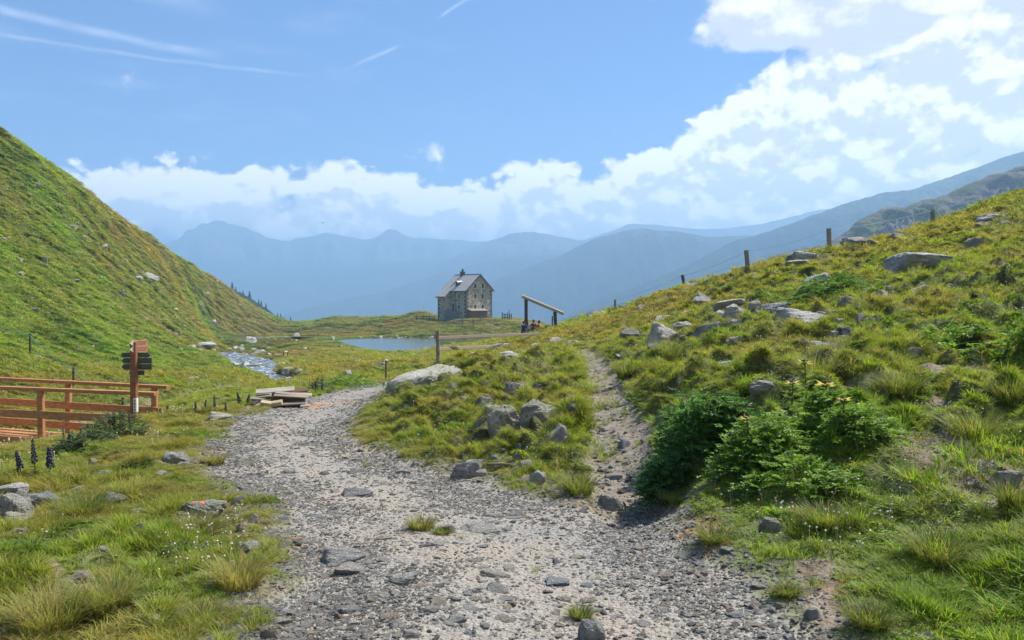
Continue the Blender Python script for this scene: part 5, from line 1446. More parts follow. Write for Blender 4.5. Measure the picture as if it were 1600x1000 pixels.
 (389,534,20,9,'rock_pale','pale boulder on the strip of land before the far pond',3,0),
 (461,525,16,5,'rock','grey rock at the end of the far pond',6,0),
 (419,591,16,8,'rock_dark','dark rock in the lower end of the stream',0,0),
 (466,583,14,7,'rock','grey rock on the right bank of the stream',2,0),
 (448,579,22,7,'rock_lichen','mossy rock on the right bank where the stream narrows',1,0),
 (393,556,12,6,'rock_dark','dark rock in the middle of the stream',3,0),
 (370,548,18,6,'rock','grey rock at the upper end of the stream',5,0),
 (405,552,22,6,'rock','grey rock on the bank right of the upper stream',4,0),
 (317,541,36,8,'rock','row of grey rocks at the foot of the left slope',2,0),
 (355,609,16,6,'rock_pale','pale stone in the meadow left of the heap of boards',6,0),
 (350,626,14,6,'rock_pale','pale stone lower in the meadow left of the boards',1,0),
 (300,594,18,6,'rock','grey stone in the left meadow beyond the footbridge end',0,0),
 (605,601,18,5,'rock_pale','flat white stone at the foot of the rusty stake',3,0),
 (660,547,12,6,'rock_dark','dark rock on the near shore at the right end of the lake',4,0),
 (675,541,14,4,'rock','grey rock on the shore beside the dark one',5,0),
 (333,505,9,7,'rock_pale','white boulder at the foot of the left slope near its end',2,0),
 (376,517,12,5,'rock_lichen','lichen boulder where the left slope meets the plateau',1,0),
 (232,432,28,6,'rock','long grey ledge halfway up the left slope',3,.35),
 (55,290,10,10,'rock_dark','dark rock high on the left slope',0,.3),
 (160,386,12,8,'rock_tan','tan rock in the middle of the left slope',6,0),
 (65,408,14,10,'rock_dark','dark mossy rock on the left slope at half height',5,.2),
 (188,460,12,8,'rock_dark','dark outcrop in the reddish band of the left slope',1,0),
]
random.seed(21)
for row in RK:
    c, b, w, h, mat, lab, shp, tl = row
    o = rock(c, b, w, h, mat, lab, shp, tl)
    if lab.startswith('flat pale slab with an orange'): slab_o = o
    if lab.startswith('huge lichen'):
        o.scale.y = o.scale.x * 1.1
# orange paint on the slab: a thin skin lying on its top
top_l = slab_o.location
bm = bmesh.new(); bm.from_mesh(slab_o.data)
keep = [f for f in bm.faces if f.normal.z > 0.2 and -0.35 < f.calc_center_median().x < 0.18 and abs(f.calc_center_median().y + 0.22 + 0.25 * math.sin(f.calc_center_median().x * 9)) < 0.20]
mp = MB()
for f in keep: mp.add([v.co + v.normal * 0.02 for v in f.verts], [tuple(range(len(f.verts)))])
bm.free()
pm = mp.build('paint_mark', M['orange_paint'], slab_o); pm['label'] = 'orange painted waymark'

# stones strewn about: the ones that show large are things, the rest is one scatter
CW = {'rock_pale': 'whitish', 'rock': 'grey', 'rock_dark': 'dark', 'rock_blue': 'bluish grey', 'rock_tan': 'tan', 'rock_lichen': 'lichen-spotted'}
LOOSE = []; USED = set()
def strewn(n, region, wpx, mats, group, where, things=True, flatn=0.5, ok=None):
    k = 0; tries = 0
    while k < n and tries < n * 12:
        tries += 1
        c, b = region()
        p = hit(c, b)
        if p is None: continue
        if ok is not None:
            t_, f_ = masks(np.array([p[0]]), np.array([p[1]]))
            if not ok(t_[0], f_[0]): continue
        f0 = random.uniform(0.6, 1.6); w = wpx(b) * f0; fl_ = flatn * random.uniform(0.6, 1.3); mt = random.choice(mats)
        k += 1
        if not things:
            LOOSE.append((p, w / F * p[1] / 2, fl_, mt)); continue
        size = 'small' if f0 < 0.85 else ('mid-sized' if f0 < 1.25 else 'largish')
        side = where(c, b)
        lab = '%s %s%s stone %s' % (size, 'flat ' if fl_ < flatn * 0.85 else '', CW[mt], side)
        if lab in USED or len(lab.split()) > 16: k -= 1; continue
        USED.add(lab)
        o = rock(c, b, w, w * fl_, mt, lab, None, 0, random.uniform(0.65, 0.95), name='stone', cat='stone', group=group)
        o.rotation_euler.z = random.uniform(0, 6.28)
def sect(lo, hi, names, v):
    return names[int(min(len(names) - 1, max(0, (v - lo) / (hi - lo) * len(names))))]
random.seed(5)
def reg_track():
    b = 690 + 310 * random.random() ** 0.8
    return random.uniform(330 + (1000 - b) * 0.05, 1290), b
on_track = lambda t_, f_: t_ < 0.1
off_path = lambda t_, f_: t_ > 0.25 and f_ > 1.4
def w_track(c, b):
    return '%s of the track, %s' % (sect(380, 1150, ['at the left', 'left of the middle', 'in the middle', 'right of the middle', 'at the right'], c), sect(690, 1000, ['by the bend', 'nearer than the bend', 'level with the grass tuft', 'below the tuft', 'at the front', 'at the very front'], b))
strewn(125, reg_track, lambda b: 10 + (b - 640) * 0.035, ['rock_pale', 'rock', 'rock_pale', 'rock_tan', 'rock_blue', 'rock_tan'], 'loose stones on the gravel track', w_track, flatn=0.26, ok=on_track)
strewn(330, lambda: (random.uniform(330, 1290), random.uniform(615, 1000)), lambda b: 5 + (b - 640) * 0.022, ['rock_pale', 'rock', 'rock_pale', 'rock_dark', 'rock_blue', 'rock_tan'], '', None, False, flatn=0.3, ok=on_track)
strewn(110, lambda: (random.uniform(925, 1035), random.uniform(590, 790)), lambda b: 6 + (b - 600) * 0.03, ['rock_pale', 'rock', 'rock_tan', 'rock_dark'], '', None, False)
strewn(120, lambda: (random.uniform(1380, 1600), random.choice((random.uniform(560, 620), random.uniform(710, 800)))), lambda b: 6, ['rock_pale', 'rock_tan', 'rock'], '', None, False)
strewn(42, lambda: (random.uniform(930, 1600), random.uniform(400, 560)), lambda b: 16, ['rock_pale', 'rock', 'rock_lichen'], 'small rocks scattered over the right slope', lambda c, b: 'in the %s of the upper slope, %s' % (sect(930, 1600, ['left part', 'left middle', 'middle', 'right middle', 'right part'], c), sect(400, 560, ['near the crest', 'at mid height', 'lower down'], b)), flatn=0.4, ok=off_path)
strewn(30, lambda: (random.uniform(0, 400), random.uniform(230, 560)), lambda b: 9, ['rock_pale', 'rock', 'rock_tan', 'rock_dark'], 'small rocks scattered over the left slope', lambda c, b: 'on the %s of the steep left slope, %s' % (sect(0, 400, ['far left', 'left', 'middle', 'right', 'far end'], c), sect(230, 560, ['high up', 'above mid height', 'below mid height', 'near its foot'], b)), flatn=0.35)
strewn(60, lambda: (random.uniform(225, 310), random.uniform(485, 545)), lambda b: 4.5, ['rock', 'rock', 'rock_dark'], '', None, False, flatn=0.35)
strewn(120, lambda: (random.choice((random.gauss(385, 26), random.gauss(430, 22))), random.uniform(544, 592)), lambda b: 7.5, ['rock', 'rock_dark', 'rock_pale'], '', None, False, flatn=0.5)
strewn(70, lambda: (random.uniform(520, 830), random.choice((random.uniform(526, 529), random.uniform(541, 552)))), lambda b: 4, ['rock', 'rock_pale'], '', None, False, flatn=0.5)
strewn(26, lambda: (random.uniform(250, 650), random.uniform(535, 640)), lambda b: 8, ['rock_pale', 'rock'], 'stones in the flat meadow', lambda c, b: 'in the meadow, %s, %s' % (sect(250, 650, ['by the left slope', 'left of the stream', 'right of the stream', 'before the lake'], c), sect(535, 640, ['far off', 'half way', 'near the heap of boards'], b)), flatn=0.45)
strewn(26, lambda: (random.uniform(0, 400), random.uniform(720, 1000)), lambda b: 15, ['rock_pale', 'rock', 'rock_tan'], 'stones in the left foreground grass', lambda c, b: 'half hidden in the left grass, %s, %s' % (sect(0, 400, ['left edge', 'middle', 'beside the track'], c), sect(720, 1000, ['back', 'middle', 'front'], b)), flatn=0.5, ok=off_path)
strewn(26, lambda: (random.uniform(580, 920), random.uniform(575, 740)), lambda b: 13, ['rock_pale', 'rock', 'rock_dark'], 'small rocks in the grassy nose', lambda c, b: 'in the grassy nose, %s, %s' % (sect(580, 920, ['left part', 'middle', 'right part'], c), sect(575, 740, ['top', 'middle', 'foot'], b)), flatn=0.6, ok=off_path)

# ================================================================== blades and leaves
def blades(n, rad, h0, h1, w, lean, seed, seg=3, dry=0.1, bias=(0, 0), curl=0.5):
    """a tuft of bent grass blades as one mesh with vary/dry attributes; about 1 unit = 1 m"""
    rr = np.random.default_rng(seed); V_, F_, va, dr = [], [], [], []
    for i in range(n):
        a = rr.uniform(0, 6.283); r0 = rad * math.sqrt(rr.uniform(0, 1)); h = rr.uniform(h0, h1)
        bx, by = r0 * math.cos(a), r0 * math.sin(a)
        la = a + rr.normal(0, 0.7); lm = lean * rr.uniform(0.3, 1.3)
        lx, ly = math.cos(la) * lm + bias[0], math.sin(la) * lm + bias[1]
        px_, py_ = -math.sin(la + rr.uniform(-.6, .6)), math.cos(la)
        ww_ = w * rr.uniform(0.6, 1.3); v_ = float(np.clip(rr.normal(0.5, 0.22), 0, 1)); d_ = 1.0 if rr.uniform() < dry else float(rr.uniform(0, 0.18))
        base = len(V_)
        for s_ in range(seg):
            q = s_ / seg; k = q ** 1.6
            x = bx + lx * h * k * 1.0; y = by + ly * h * k; z = h * (q - curl * 0.5 * lm * q * q)
            wq = ww_ * (1 - 0.55 * q)
            V_ += [(x - px_ * wq, y - py_ * wq, z), (x + px_ * wq, y + py_ * wq, z)]
        q = 1.0; V_.append((bx + lx * h, by + ly * h, h * (1 - curl * 0.5 * lm)))
        for s_ in range(seg - 1):
            b_ = base + 2 * s_; F_ += [(b_, b_ + 1, b_ + 3, b_ + 2)]
        b_ = base + 2 * (seg - 1); F_.append((b_, b_ + 1, b_ + 2))
        va += [v_] * (2 * seg + 1); dr += [d_] * (2 * seg + 1)
    me = bpy.data.meshes.new('grass_tuft'); me.from_pydata(V_, [], F_)
    me.attributes.new('vary', 'FLOAT', 'POINT').data.foreach_set('value', va)
    me.attributes.new('dry', 'FLOAT', 'POINT').data.foreach_set('value', dr)
    me.polygons.foreach_set('use_smooth', [True] * len(me.polygons))
    return me
def leafset(L):
    """L: list of (verts, faces, vary, dry)"""
    V_, F_, va, dr = [], [], [], []
    for vs, fs, v_, d_ in L:
        o = len(V_); V_ += [tuple(v) for v in vs]; F_ += [tuple(i + o for i in f) for f in fs]; va += [v_] * len(vs); dr += [d_] * len(vs)
    me = bpy.data.meshes.new('foliage'); me.from_pydata(V_, [], F_)
    me.attributes.new('vary', 'FLOAT', 'POINT').data.foreach_set('value', va)
    me.attributes.new('dry', 'FLOAT', 'POINT').data.foreach_set('value', dr)
    return me
def leaf(p, d, up, ln, wd, v_, d_=0.0, fold=0.25):
    p = Vector(p); d = Vector(d).normalized(); s_ = d.cross(Vector(up))
    if s_.length < 1e-3: s_ = d.cross(Vector((1, 0, 0)))
    s_.normalize(); n_ = s_.cross(d)
    m_ = p + d * ln * 0.45
    return ([p, m_ + s_ * wd / 2 + n_ * wd * fold, p + d * ln - n_ * ln * 0.12, m_ - s_ * wd / 2 + n_ * wd * fold], [(0, 1, 2), (0, 2, 3)], v_, d_)
def weed(seed, n, rad, ln, wd, h):
    rr = random.Random(seed); L = []
    for i in range(n):
        a = rr.uniform(0, 6.28); r0 = rad * math.sqrt(rr.random()); e = rr.uniform(0.1, 0.9)
        L.append(leaf((r0 * math.cos(a), r0 * math.sin(a), rr.uniform(0.0, h)), (math.cos(a), math.sin(a), e), (0, 0, 1), ln * rr.uniform(.6, 1.3), wd * rr.uniform(.7, 1.3), min(1, max(0, rr.gauss(.5, .2)))))
    return leafset(L)
SRC = bpy.data.collections.new('grass_sources')
def src(coll, me, mat, name):
    me.materials.append(M[mat]); o = bpy.data.objects.new(name, me); coll.objects.link(o); return o
# order matters: picked by index
TUFTS = [blades(24, 0.060, 0.06, 0.16, 0.0042, 0.85, 1), blades(24, 0.065, 0.05, 0.13, 0.0044, 1.2, 2, dry=.2), blades(26, 0.04, 0.10, 0.24, 0.0038, 0.7, 3), blades(22, 0.05, 0.08, 0.22, 0.0034, 1.0, 4, dry=.4),
         blades(24, 0.08, 0.03, 0.08, 0.0052, 1.4, 5, seg=2, dry=.12), weed(6, 34, 0.09, 0.046, 0.032, 0.06), blades(30, 0.09, 0.05, 0.12, 0.0044, 0.9, 7, seg=2, dry=.15), blades(9, 0.05, 0.18, 0.34, 0.0024, 0.5, 8, dry=.75)]
for i, me in enumerate(TUFTS): src(SRC, me, 'grass', 'tuft_%02d' % i)
# broader tufts for the distance: the same blades, fewer and thicker
SRCF = bpy.data.collections.new('far_grass_sources')
FT = [blades(30, 0.5, 0.30, 0.85, 0.030, 0.8, 31, seg=2, dry=.12), blades(30, 0.5, 0.2, 0.6, 0.034, 1.2, 32, seg=2, dry=.2), weed(33, 46, 0.5, 0.26, 0.17, 0.30), blades(26, 0.42, 0.4, 1.1, 0.024, 0.7, 34, seg=2, dry=.35)]
for i, me in enumerate(FT): src(SRCF, me, 'grass', 'tuft_%02d' % i)
SRCP = bpy.data.collections.new('pebble_sources')
def peb(seed):
    me = rock_mesh(400 + seed, 1, planes=8); me.polygons.foreach_set('use_smooth', [False] * len(me.polygons)); return me
for i in range(6): src(SRCP, peb(i), 'pebble', 'pebble_%02d' % i)

def scatter(name, coll, pts, rot, scl, tint, idx, label):
    me = bpy.data.meshes.new(name); n = len(pts)
    me.vertices.add(n); me.vertices.foreach_set('co', np.asarray(pts, np.float32).ravel())
    for nm, ar in (('rot', rot), ('scl', scl)):
        me.attributes.new(nm, 'FLOAT_VECTOR', 'POINT').data.foreach_set('vector', np.asarray(ar, np.float32).ravel())
    me.attributes.new('tint', 'FLOAT_COLOR', 'POINT').data.foreach_set('color', np.concatenate([np.asarray(tint, np.float32), np.ones((n, 1), np.float32)], 1).ravel())
    me.attributes.new('idx', 'INT', 'POINT').data.foreach_set('value', np.asarray(idx, np.int32))
    ng = bpy.data.node_groups.new(name, 'GeometryNodeTree')
    ng.interface.new_socket('Geometry', in_out='INPUT', socket_type='NodeSocketGeometry')
    ng.interface.new_socket('Geometry', in_out='OUTPUT', socket_type='NodeSocketGeometry')
    N, Lk = ng.nodes, ng.links
    gi, go = N.new('NodeGroupInput'), N.new('NodeGroupOutput')
    m2p = N.new('GeometryNodeMeshToPoints'); iop = N.new('GeometryNodeInstanceOnPoints'); ci = N.new('GeometryNodeCollectionInfo')
    ci.inputs['Collection'].default_value = coll; ci.inputs['Separate Children'].default_value = True; ci.inputs['Reset Children'].default_value = True
    def na_(nm, dt):
        x = N.new('GeometryNodeInputNamedAttribute'); x.data_type = dt; x.inputs['Name'].default_value = nm; return x.outputs['Attribute']
    e2r = N.new('FunctionNodeEulerToRotation'); Lk.new(na_('rot', 'FLOAT_VECTOR'), e2r.inputs[0])
    Lk.new(gi.outputs[0], m2p.inputs[0]); Lk.new(m2p.outputs[0], iop.inputs['Points']); Lk.new(ci.outputs[0], iop.inputs['Instance'])
    iop.inputs['Pick Instance'].default_value = True
    Lk.new(na_('idx', 'INT'), iop.inputs['Instance Index']); Lk.new(e2r.outputs[0], iop.inputs['Rotation']); Lk.new(na_('scl', 'FLOAT_VECTOR'), iop.inputs['Scale'])
    Lk.new(iop.outputs[0], go.inputs[0])
    o = link(name, me); md = o.modifiers.new('scatter', 'NODES'); md.node_group = ng
    return tag(o, label, kind='stuff')

def polar_pts(n, r0, r1, seed, half=39.0, power=0.0):
    rr = np.random.default_rng(seed)
    th_ = R(half) * rr.uniform(-1, 1, n); u = rr.uniform(0, 1, n)
    r = np.exp(math.log(r0) + (math.log(r1) - math.log(r0)) * u)
    return np.sin(th_) * r, np.cos(th_) * r, r, rr
def water_mask(x, y):
    w = (poly_sd(x, y, LAKE) > 1.6) & (poly_sd(x, y, POND) > 1.2) & (line_d(x, y, STREAM) > 1.25)
    return w
# grass colours by how lush the place is
_gr = np.array([[0.29, 0.225, 0.05], [0.25, 0.245, 0.035], [0.19, 0.255, 0.026], [0.19, 0.31, 0.024], [0.215, 0.35, 0.024]])
def gcol(l, rr, jit=0.16):
    l = np.clip(l, 0, 1) * 4; i = np.minimum(l.astype(int), 3); f = (l - i)[:, None]
    c = _gr[i] * (1 - f) + _gr[i + 1] * f
    return c * (1 + rr.normal(0, jit, (len(l), 1))) * (1 + rr.normal(0, 0.05, (len(l), 3)))
def do_grass(n, r0, r1, seed, far):
    x, y, r, rr = polar_pts(n, r0, r1, seed)
    tr, ft = masks(x, y); b = dirtmask(x, y)
    wn = sstep(fbm(x * 0.8, y * 0.8, 4, 15, 0.6), 0.22, 0.42) * (r < 60)
    pr = sstep(tr, -0.05, 0.22) * sstep(ft, 0.85, 1.25) * (1 - 0.88 * b) * (1 - 0.6 * wn)
    # sparse weeds on the middle of the track and on the footpath
    pr = np.maximum(pr, 0.012 * (tr < 0) * (fbm(x * 1.2, y * 1.2, 3, 66) > 0.18))
    pr = np.maximum(pr, 0.05 * (ft < 1) * (tr > 0.1))
    rg_ = rightmask(x, y)
    pr = pr * (1 - 0.85 * terrace(x, y)[1] * rg_ * sstep(fbm(x * 1.3, y * 1.3, 3, 26), -0.12, 0.12))
    clump = np.clip(0.62 + 1.5 * fbm(x * 1.6, y * 1.6, 3, 67), 0.15, 1)
    if not far:
        cap = 900.0; dens = n / (2 * R(39.0) * math.log(r1 / r0)) / r ** 2
        pr = pr * np.minimum(1, cap / dens)
    k = (rr.uniform(0, 1, n) < pr * clump) & water_mask(x, y)
    if far:
        hm = (np.abs(x - hx) < 9) & (y > hy - 3) & (y < hy + 18)
        hp_ = line_d(x, y, [st_(775, 497, 221, 1.6), st_(800, 497, 216, 1.8), st_(825, 502, 205, 2.0), st_(838, 506, 195, 2.0), st_(850, 512, 180, 1.5)])
        k &= ~hm & (hp_ > 1.0)
    x, y, r = x[k], y[k], r[k]
    ok = np.ones(len(x), bool)
    for (cx0, cy0, wr) in ROCKS:
        if wr < 0.04 or cy0 > r1 * 1.1 or cy0 < r0 * .8: continue
        ok &= ~((np.abs(x - cx0) < wr * 0.98) & (y > cy0 - wr * 1.25 - 0.05 * cy0 / 6) & (y < cy0 + wr * .7))
    x, y, r = x[ok], y[ok], r[ok]; n = len(x)
    z = HF(x, y)
    e = 0.05 * np.maximum(1, r / 12)
    nx_ = -(HF(x + e, y) - z) / e; ny_ = -(HF(x, y + e) - z) / e
    l = lushness(x, y) + rr.normal(0, 0.10, n)
    tuss = fbm(x * 1.1, y * 1.1, 3, 68)             # where tussocks stand taller
    edge = sstep(masks(x, y)[0], 0.0, 0.9)
    if not far:
        rightside = x > 0.4
        u = rr.uniform(0, 1, n)
        idx = np.where(u < .24, 0, np.where(u < .42, 1, np.where(u < .58, 6, np.where(u < .72, 4, np.where(u < .82, 5, 2)))))
        idx = np.where((l < 0.42) & (u > .45), np.where(u > .93, 7, 3), idx)
        idx = np.where((tuss > 0.12) & (u > .35) & (l >= .42), 2, idx)
        s = (0.60 + 0.5 * rr.uniform(0, 1, n)) * (0.72 + 0.9 * np.clip(tuss + 0.1, 0, 0.5)) * (0.5 + 0.5 * edge)
        s = s * np.clip(1 + (r - 8) / 26, 1, 2.3)
        hs = s * (0.62 + 0.55 * np.clip(tuss, -0.4, 1)) / np.clip(1 + (r - 8) / 24, 1, 2.6)
        scl = np.stack([s, s, hs], 1)
    else:
        u = rr.uniform(0, 1, n)
        idx = np.where(u < .36, 0, np.where(u < .62, 1, np.where(u < .82, 2, 3)))
        s = 0.0105 * r * (0.6 + 0.8 * rr.uniform(0, 1, n)); hs = s * 0.42 / np.clip(r / 80, 1, 2.0)
        scl = np.stack([s, s, hs], 1)
    # tip the tuft halfway towards the slope's normal
    rot = np.stack([np.arctan(-ny_) * 0.6, np.arctan(nx_) * 0.6, np.zeros(n)], 1)
    rz_a = rr.uniform(0, 6.283, n)
    # compose: spin about own axis first, then tilt
    cx_, sx2 = np.cos(rot[:, 0]), np.sin(rot[:, 0]); cyy, syy = np.cos(rot[:, 1]), np.sin(rot[:, 1]); cz, sz_ = np.cos(rz_a), np.sin(rz_a)
    # R = Ry*Rx*Rz  -> to XYZ euler (Rz'Ry'Rx')
    r00 = cyy * cz + syy * sx2 * sz_; r10 = cx_ * sz_; r20 = -syy * cz + cyy * sx2 * sz_
    r21 = syy * sz_ + cyy * sx2 * cz; r22 = cyy * cx_
    rot = np.stack([np.arctan2(r21, r22), -np.arcsin(np.clip(r20, -1, 1)), np.arctan2(r10, r00)], 1)
    tint = gcol(l, rr, 0.2)
    dkp = (sstep(fbm(x * 0.8, y * 0.8, 4, 111, .6), 0.06, 0.28) if not far else sstep(fbm(x * 0.16, y * 0.16, 5, 112, .7), 0.06, 0.3)) * ((0.8 - 0.55 * sstep(x, 0.3, 1.5) * (1 - sstep(r, 6, 9))) if not far else 0.7)
    tint = tint * (1 - dkp[:, None] * np.array([0.62, 0.45, 0.35]))
    idx = np.where((dkp > 0.45) & (rr.uniform(0, 1, n) < .6), 5 if not far else 2, idx)
    return np.stack([x, y, z - 0.005], 1), rot, scl, tint, idx
g = do_grass(430000, 2.9, 34, 501, False)
print('near grass', len(g[0]))
scatter('grass', SRC, *g, 'short alpine grass and herbs covering the near slopes')
g = do_grass(205000, 27, 330, 502, True)
print('far grass', len(g[0]))
scatter('far_grass', SRCF, *g, 'tufted grass of the valley floor and the far slopes')
# small pale flowers and seed heads
SRCW = bpy.data.collections.new('flower_sources')
for i in range(3):
    m_ = MB(); m_.tube([(0, 0, 0), (.01 * i, 0, .11)], 0.0014, 3, cap=False); c_ = Vector((.01 * i, 0, .115)); s_ = .011
    m_.add([c_ + Vector(v) * s_ for v in ((-1, 0, 0), (1, 0, 0), (0, -1, 0), (0, 1, 0), (0, 0, -.6), (0, 0, .9))], [(0, 2, 5), (2, 1, 5), (1, 3, 5), (3, 0, 5), (2, 0, 4), (1, 2, 4), (3, 1, 4), (0, 3, 4)])
    src(SRCW, m_.mesh('flower'), 'pebble', 'flower_%02d' % i)
x, y, r, rr = polar_pts(9000, 5, 45, 811)
tr, ft = masks(x, y)
k = (tr > .3) & (ft > 1.3) & (fbm(x * .4, y * .4, 3, 88) + 0.25 * (x > 0) > 0.18)
x, y, r = x[k], y[k], r[k]; n = len(x)
pal = np.array([[.75, .73, .65], [.7, .62, .35], [.45, .28, .12], [.62, .5, .5]])
s = rr.uniform(.7, 1.3, n)[:, None] * np.clip(r / 12, .8, 1.8)[:, None] * np.ones(3)
scatter('wildflowers', SRCW, np.stack([x, y, HF(x, y)], 1), np.stack([rr.normal(0, .2, n), rr.normal(0, .2, n), rr.uniform(0, 6.28, n)], 1), s, pal[rr.choice(4, n, p=[.5, .15, .25, .1])], rr.integers(0, 3, n), 'tiny pale flowers and brown seed heads dotted through the turf')
# pebbles on the track, the footpath and the bare patches
def do_pebbles(n, seed):
    x, y, r, rr = polar_pts(n, 2.9, 42, seed, 35)
    tr, ft = masks(x, y); b = dirtmask(x, y)
    edge = np.exp(-((tr + 0.35) / 0.45) ** 2)
    cl = fbm(x * 0.9, y * 0.9, 3, 77)
    ruts = np.exp(-((tr + 1.15) / 0.28) ** 2)
    pr = np.where(tr < 0.15, np.clip(0.34 + 0.5 * edge + 1.1 * cl - 0.45 * ruts, 0.06, 1), 0)
    pr = np.maximum(pr, np.where(ft < 1.15, 0.13, 0)); pr = np.maximum(pr, b * 0.12); pr = np.maximum(pr, np.where(tr < 0.6, 0.12, 0.0))
    k = rr.uniform(0, 1, n) < pr
    x, y, r = x[k], y[k], r[k]; n = len(x); z = HF(x, y)
    s = np.exp(rr.normal(math.log(0.0078), 0.45, n)) * np.clip(r / 6.5, 0.85, 2.6)
    s = np.minimum(s, 0.04)
    scl = np.stack([s * rr.uniform(.8, 1.4, n), s * rr.uniform(.7, 1.2, n), s * rr.uniform(.28, .6, n)], 1)
    rot = np.stack([rr.normal(0, .25, n), rr.normal(0, .25, n), rr.uniform(0, 6.28, n)], 1)
    pal = np.array([[.48, .46, .43], [.40, .40, .40], [.58, .55, .50], [.52, .46, .38], [.68, .65, .60], [.28, .275, .27], [.46, .38, .30]])
    pi = rr.choice(7, n, p=[.26, .2, .19, .13, .09, .08, .05])
    tint = pal[pi] * (1 + rr.normal(0, .12, (n, 1)))
    return np.stack([x, y, z + scl[:, 2] * 0.25], 1), rot, scl, np.clip(tint, 0.05, .8), rr.integers(0, 6, n)
g = do_pebbles(300000, 601)
print('pebbles', len(g[0]))
scatter('gravel', SRCP, *g, 'loose grey gravel and pebbles on the track and footpath')

# small stones too many to tell apart
SRCS = bpy.data.collections.new('stone_sources')
for i in range(6):
    me = SML[i].copy(); me.materials.clear(); src(SRCS, me, 'pebble', 'stone_%02d' % i)
CR = {'rock_pale': (.62, .60, .57), 'rock': (.45, .44, .42), 'rock_dark': (.24, .24, .24), 'rock_blue': (.35, .38, .42), 'rock_tan': (.52, .43, .35), 'rock_lichen': (.42, .42, .33)}
rr = np.random.default_rng(9); n = len(LOOSE)
scatter('small_stones', SRCS, [(p[0], p[1] + w * .5, p[2] + w * f_ * .35) for p, w, f_, m_ in LOOSE], np.stack([rr.normal(0, .15, n), rr.normal(0, .15, n), rr.uniform(0, 6.28, n)], 1),
        [(w, w * .8, w * f_) for p, w, f_, m_ in LOOSE], [CR[m_] for p, w, f_, m_ in LOOSE], rr.integers(0, 6, n), 'small stones strewn over track, footpath, bare earth, scree, stream bed and lake shore')

# ================================================================== single tussocks
def tussock(c, b, w, h, mat, label, seed, dry, lean=0.9):
    p = hit(c, b)
    Y = p[1]; W2 = w / F * Y / 2; Hh = max(h / F * Y, 0.08)
    n = int(min(620, 220 + w * 3.2)); Hh *= 0.85 if mat == 'tussock' else 0.68
    me = blades(n, W2 * 0.55, Hh * 0.55, Hh * 1.25, 0.0013 + 0.00020 * Y, min(1.3, lean * W2 / Hh * 0.5 + 0.45), seed, seg=4, dry=dry, curl=.55)
    me.name = 'grass_tussock'; o = link('grass_tussock', me, M[mat]); o.location = (p[0], p[1] + W2 * 0.5, gz(p[0], p[1] + W2 * 0.5) - 0.01)
    return tag(o, label, 'tussock')
TS = [(112,806,120,52,'tussock','lush green tussock beside the left rock heap',.08), (60,990,150,110,'tussock_dry','big yellow dry tussock in the bottom left corner',.35), (150,965,130,85,'tussock_dry','yellow tussock right of the big dry one bottom left',.3),
 (300,842,110,40,'tussock','grey-green tussock below the slab with the paint mark',.3), (365,925,110,80,'tussock_dry','tall reddish tussock leaning over the left track edge',.45), (300,985,120,40,'tussock','low green tussock at the bottom between the dry ones',.2),
 (655,830,62,28,'tussock','grass tuft with dark roots growing in the middle of the track',.35), (690,836,40,12,'tussock','low mossy tuft in front of the pale block in the track',.1), (908,970,54,20,'tussock','small green tuft near the blue-grey boulder',.1),
 (1065,786,60,26,'tussock','bright tuft at the foot of the big leafy bush',.08), (1468,568,70,34,'tussock','spiky bright tuft on the bare upper slope',.1), (982,592,56,36,'tussock','bright tuft at the right side of the upper footpath',.1),
 (1535,700,110,60,'tussock','big overhanging tussock on the right slope',.15), (1592,650,70,60,'tussock','tussock at the right edge above the overhanging one',.15), (1292,588,110,52,'tussock','wide grass mound behind the thistles',.15),
 (1590,800,60,60,'tussock','tall green tuft at the right edge beside the mossy rock',.1), (905,776,80,40,'tussock','green tuft at the tip of grass between track and footpath',.12), (1370,990,100,44,'tussock','spreading green tuft at the bottom right',.12),
 (1120,850,80,30,'tussock','low tuft at the grass edge right of the rusty ground',.2), (1420,640,90,44,'tussock','bright tussock right of the thistle bed',.1), (1235,935,60,24,'tussock','low tuft reaching over the gravel lower right',.25),
 (1300,835,110,50,'tussock','dense bright tussock below the low leafy bed',.1), (1480,900,130,60,'tussock','broad bright tussock in the right foreground',.12), (240,700,90,26,'tussock','tuft of grass right of the signpost foot',.3), (1050,575,60,44,'tussock','dark overhanging tuft above the left bush',.15), (330,728,50,24,'tussock','brownish tuft at the left track edge beyond the layered rock',.5), (316,648,30,18,'tussock','dark tuft beside the flat boulder left of the track',.3)]
for i, (c, b, w, h, mt, lb, dr) in enumerate(TS): tussock(c, b, w, h, mt, lb, 700 + i, dr)

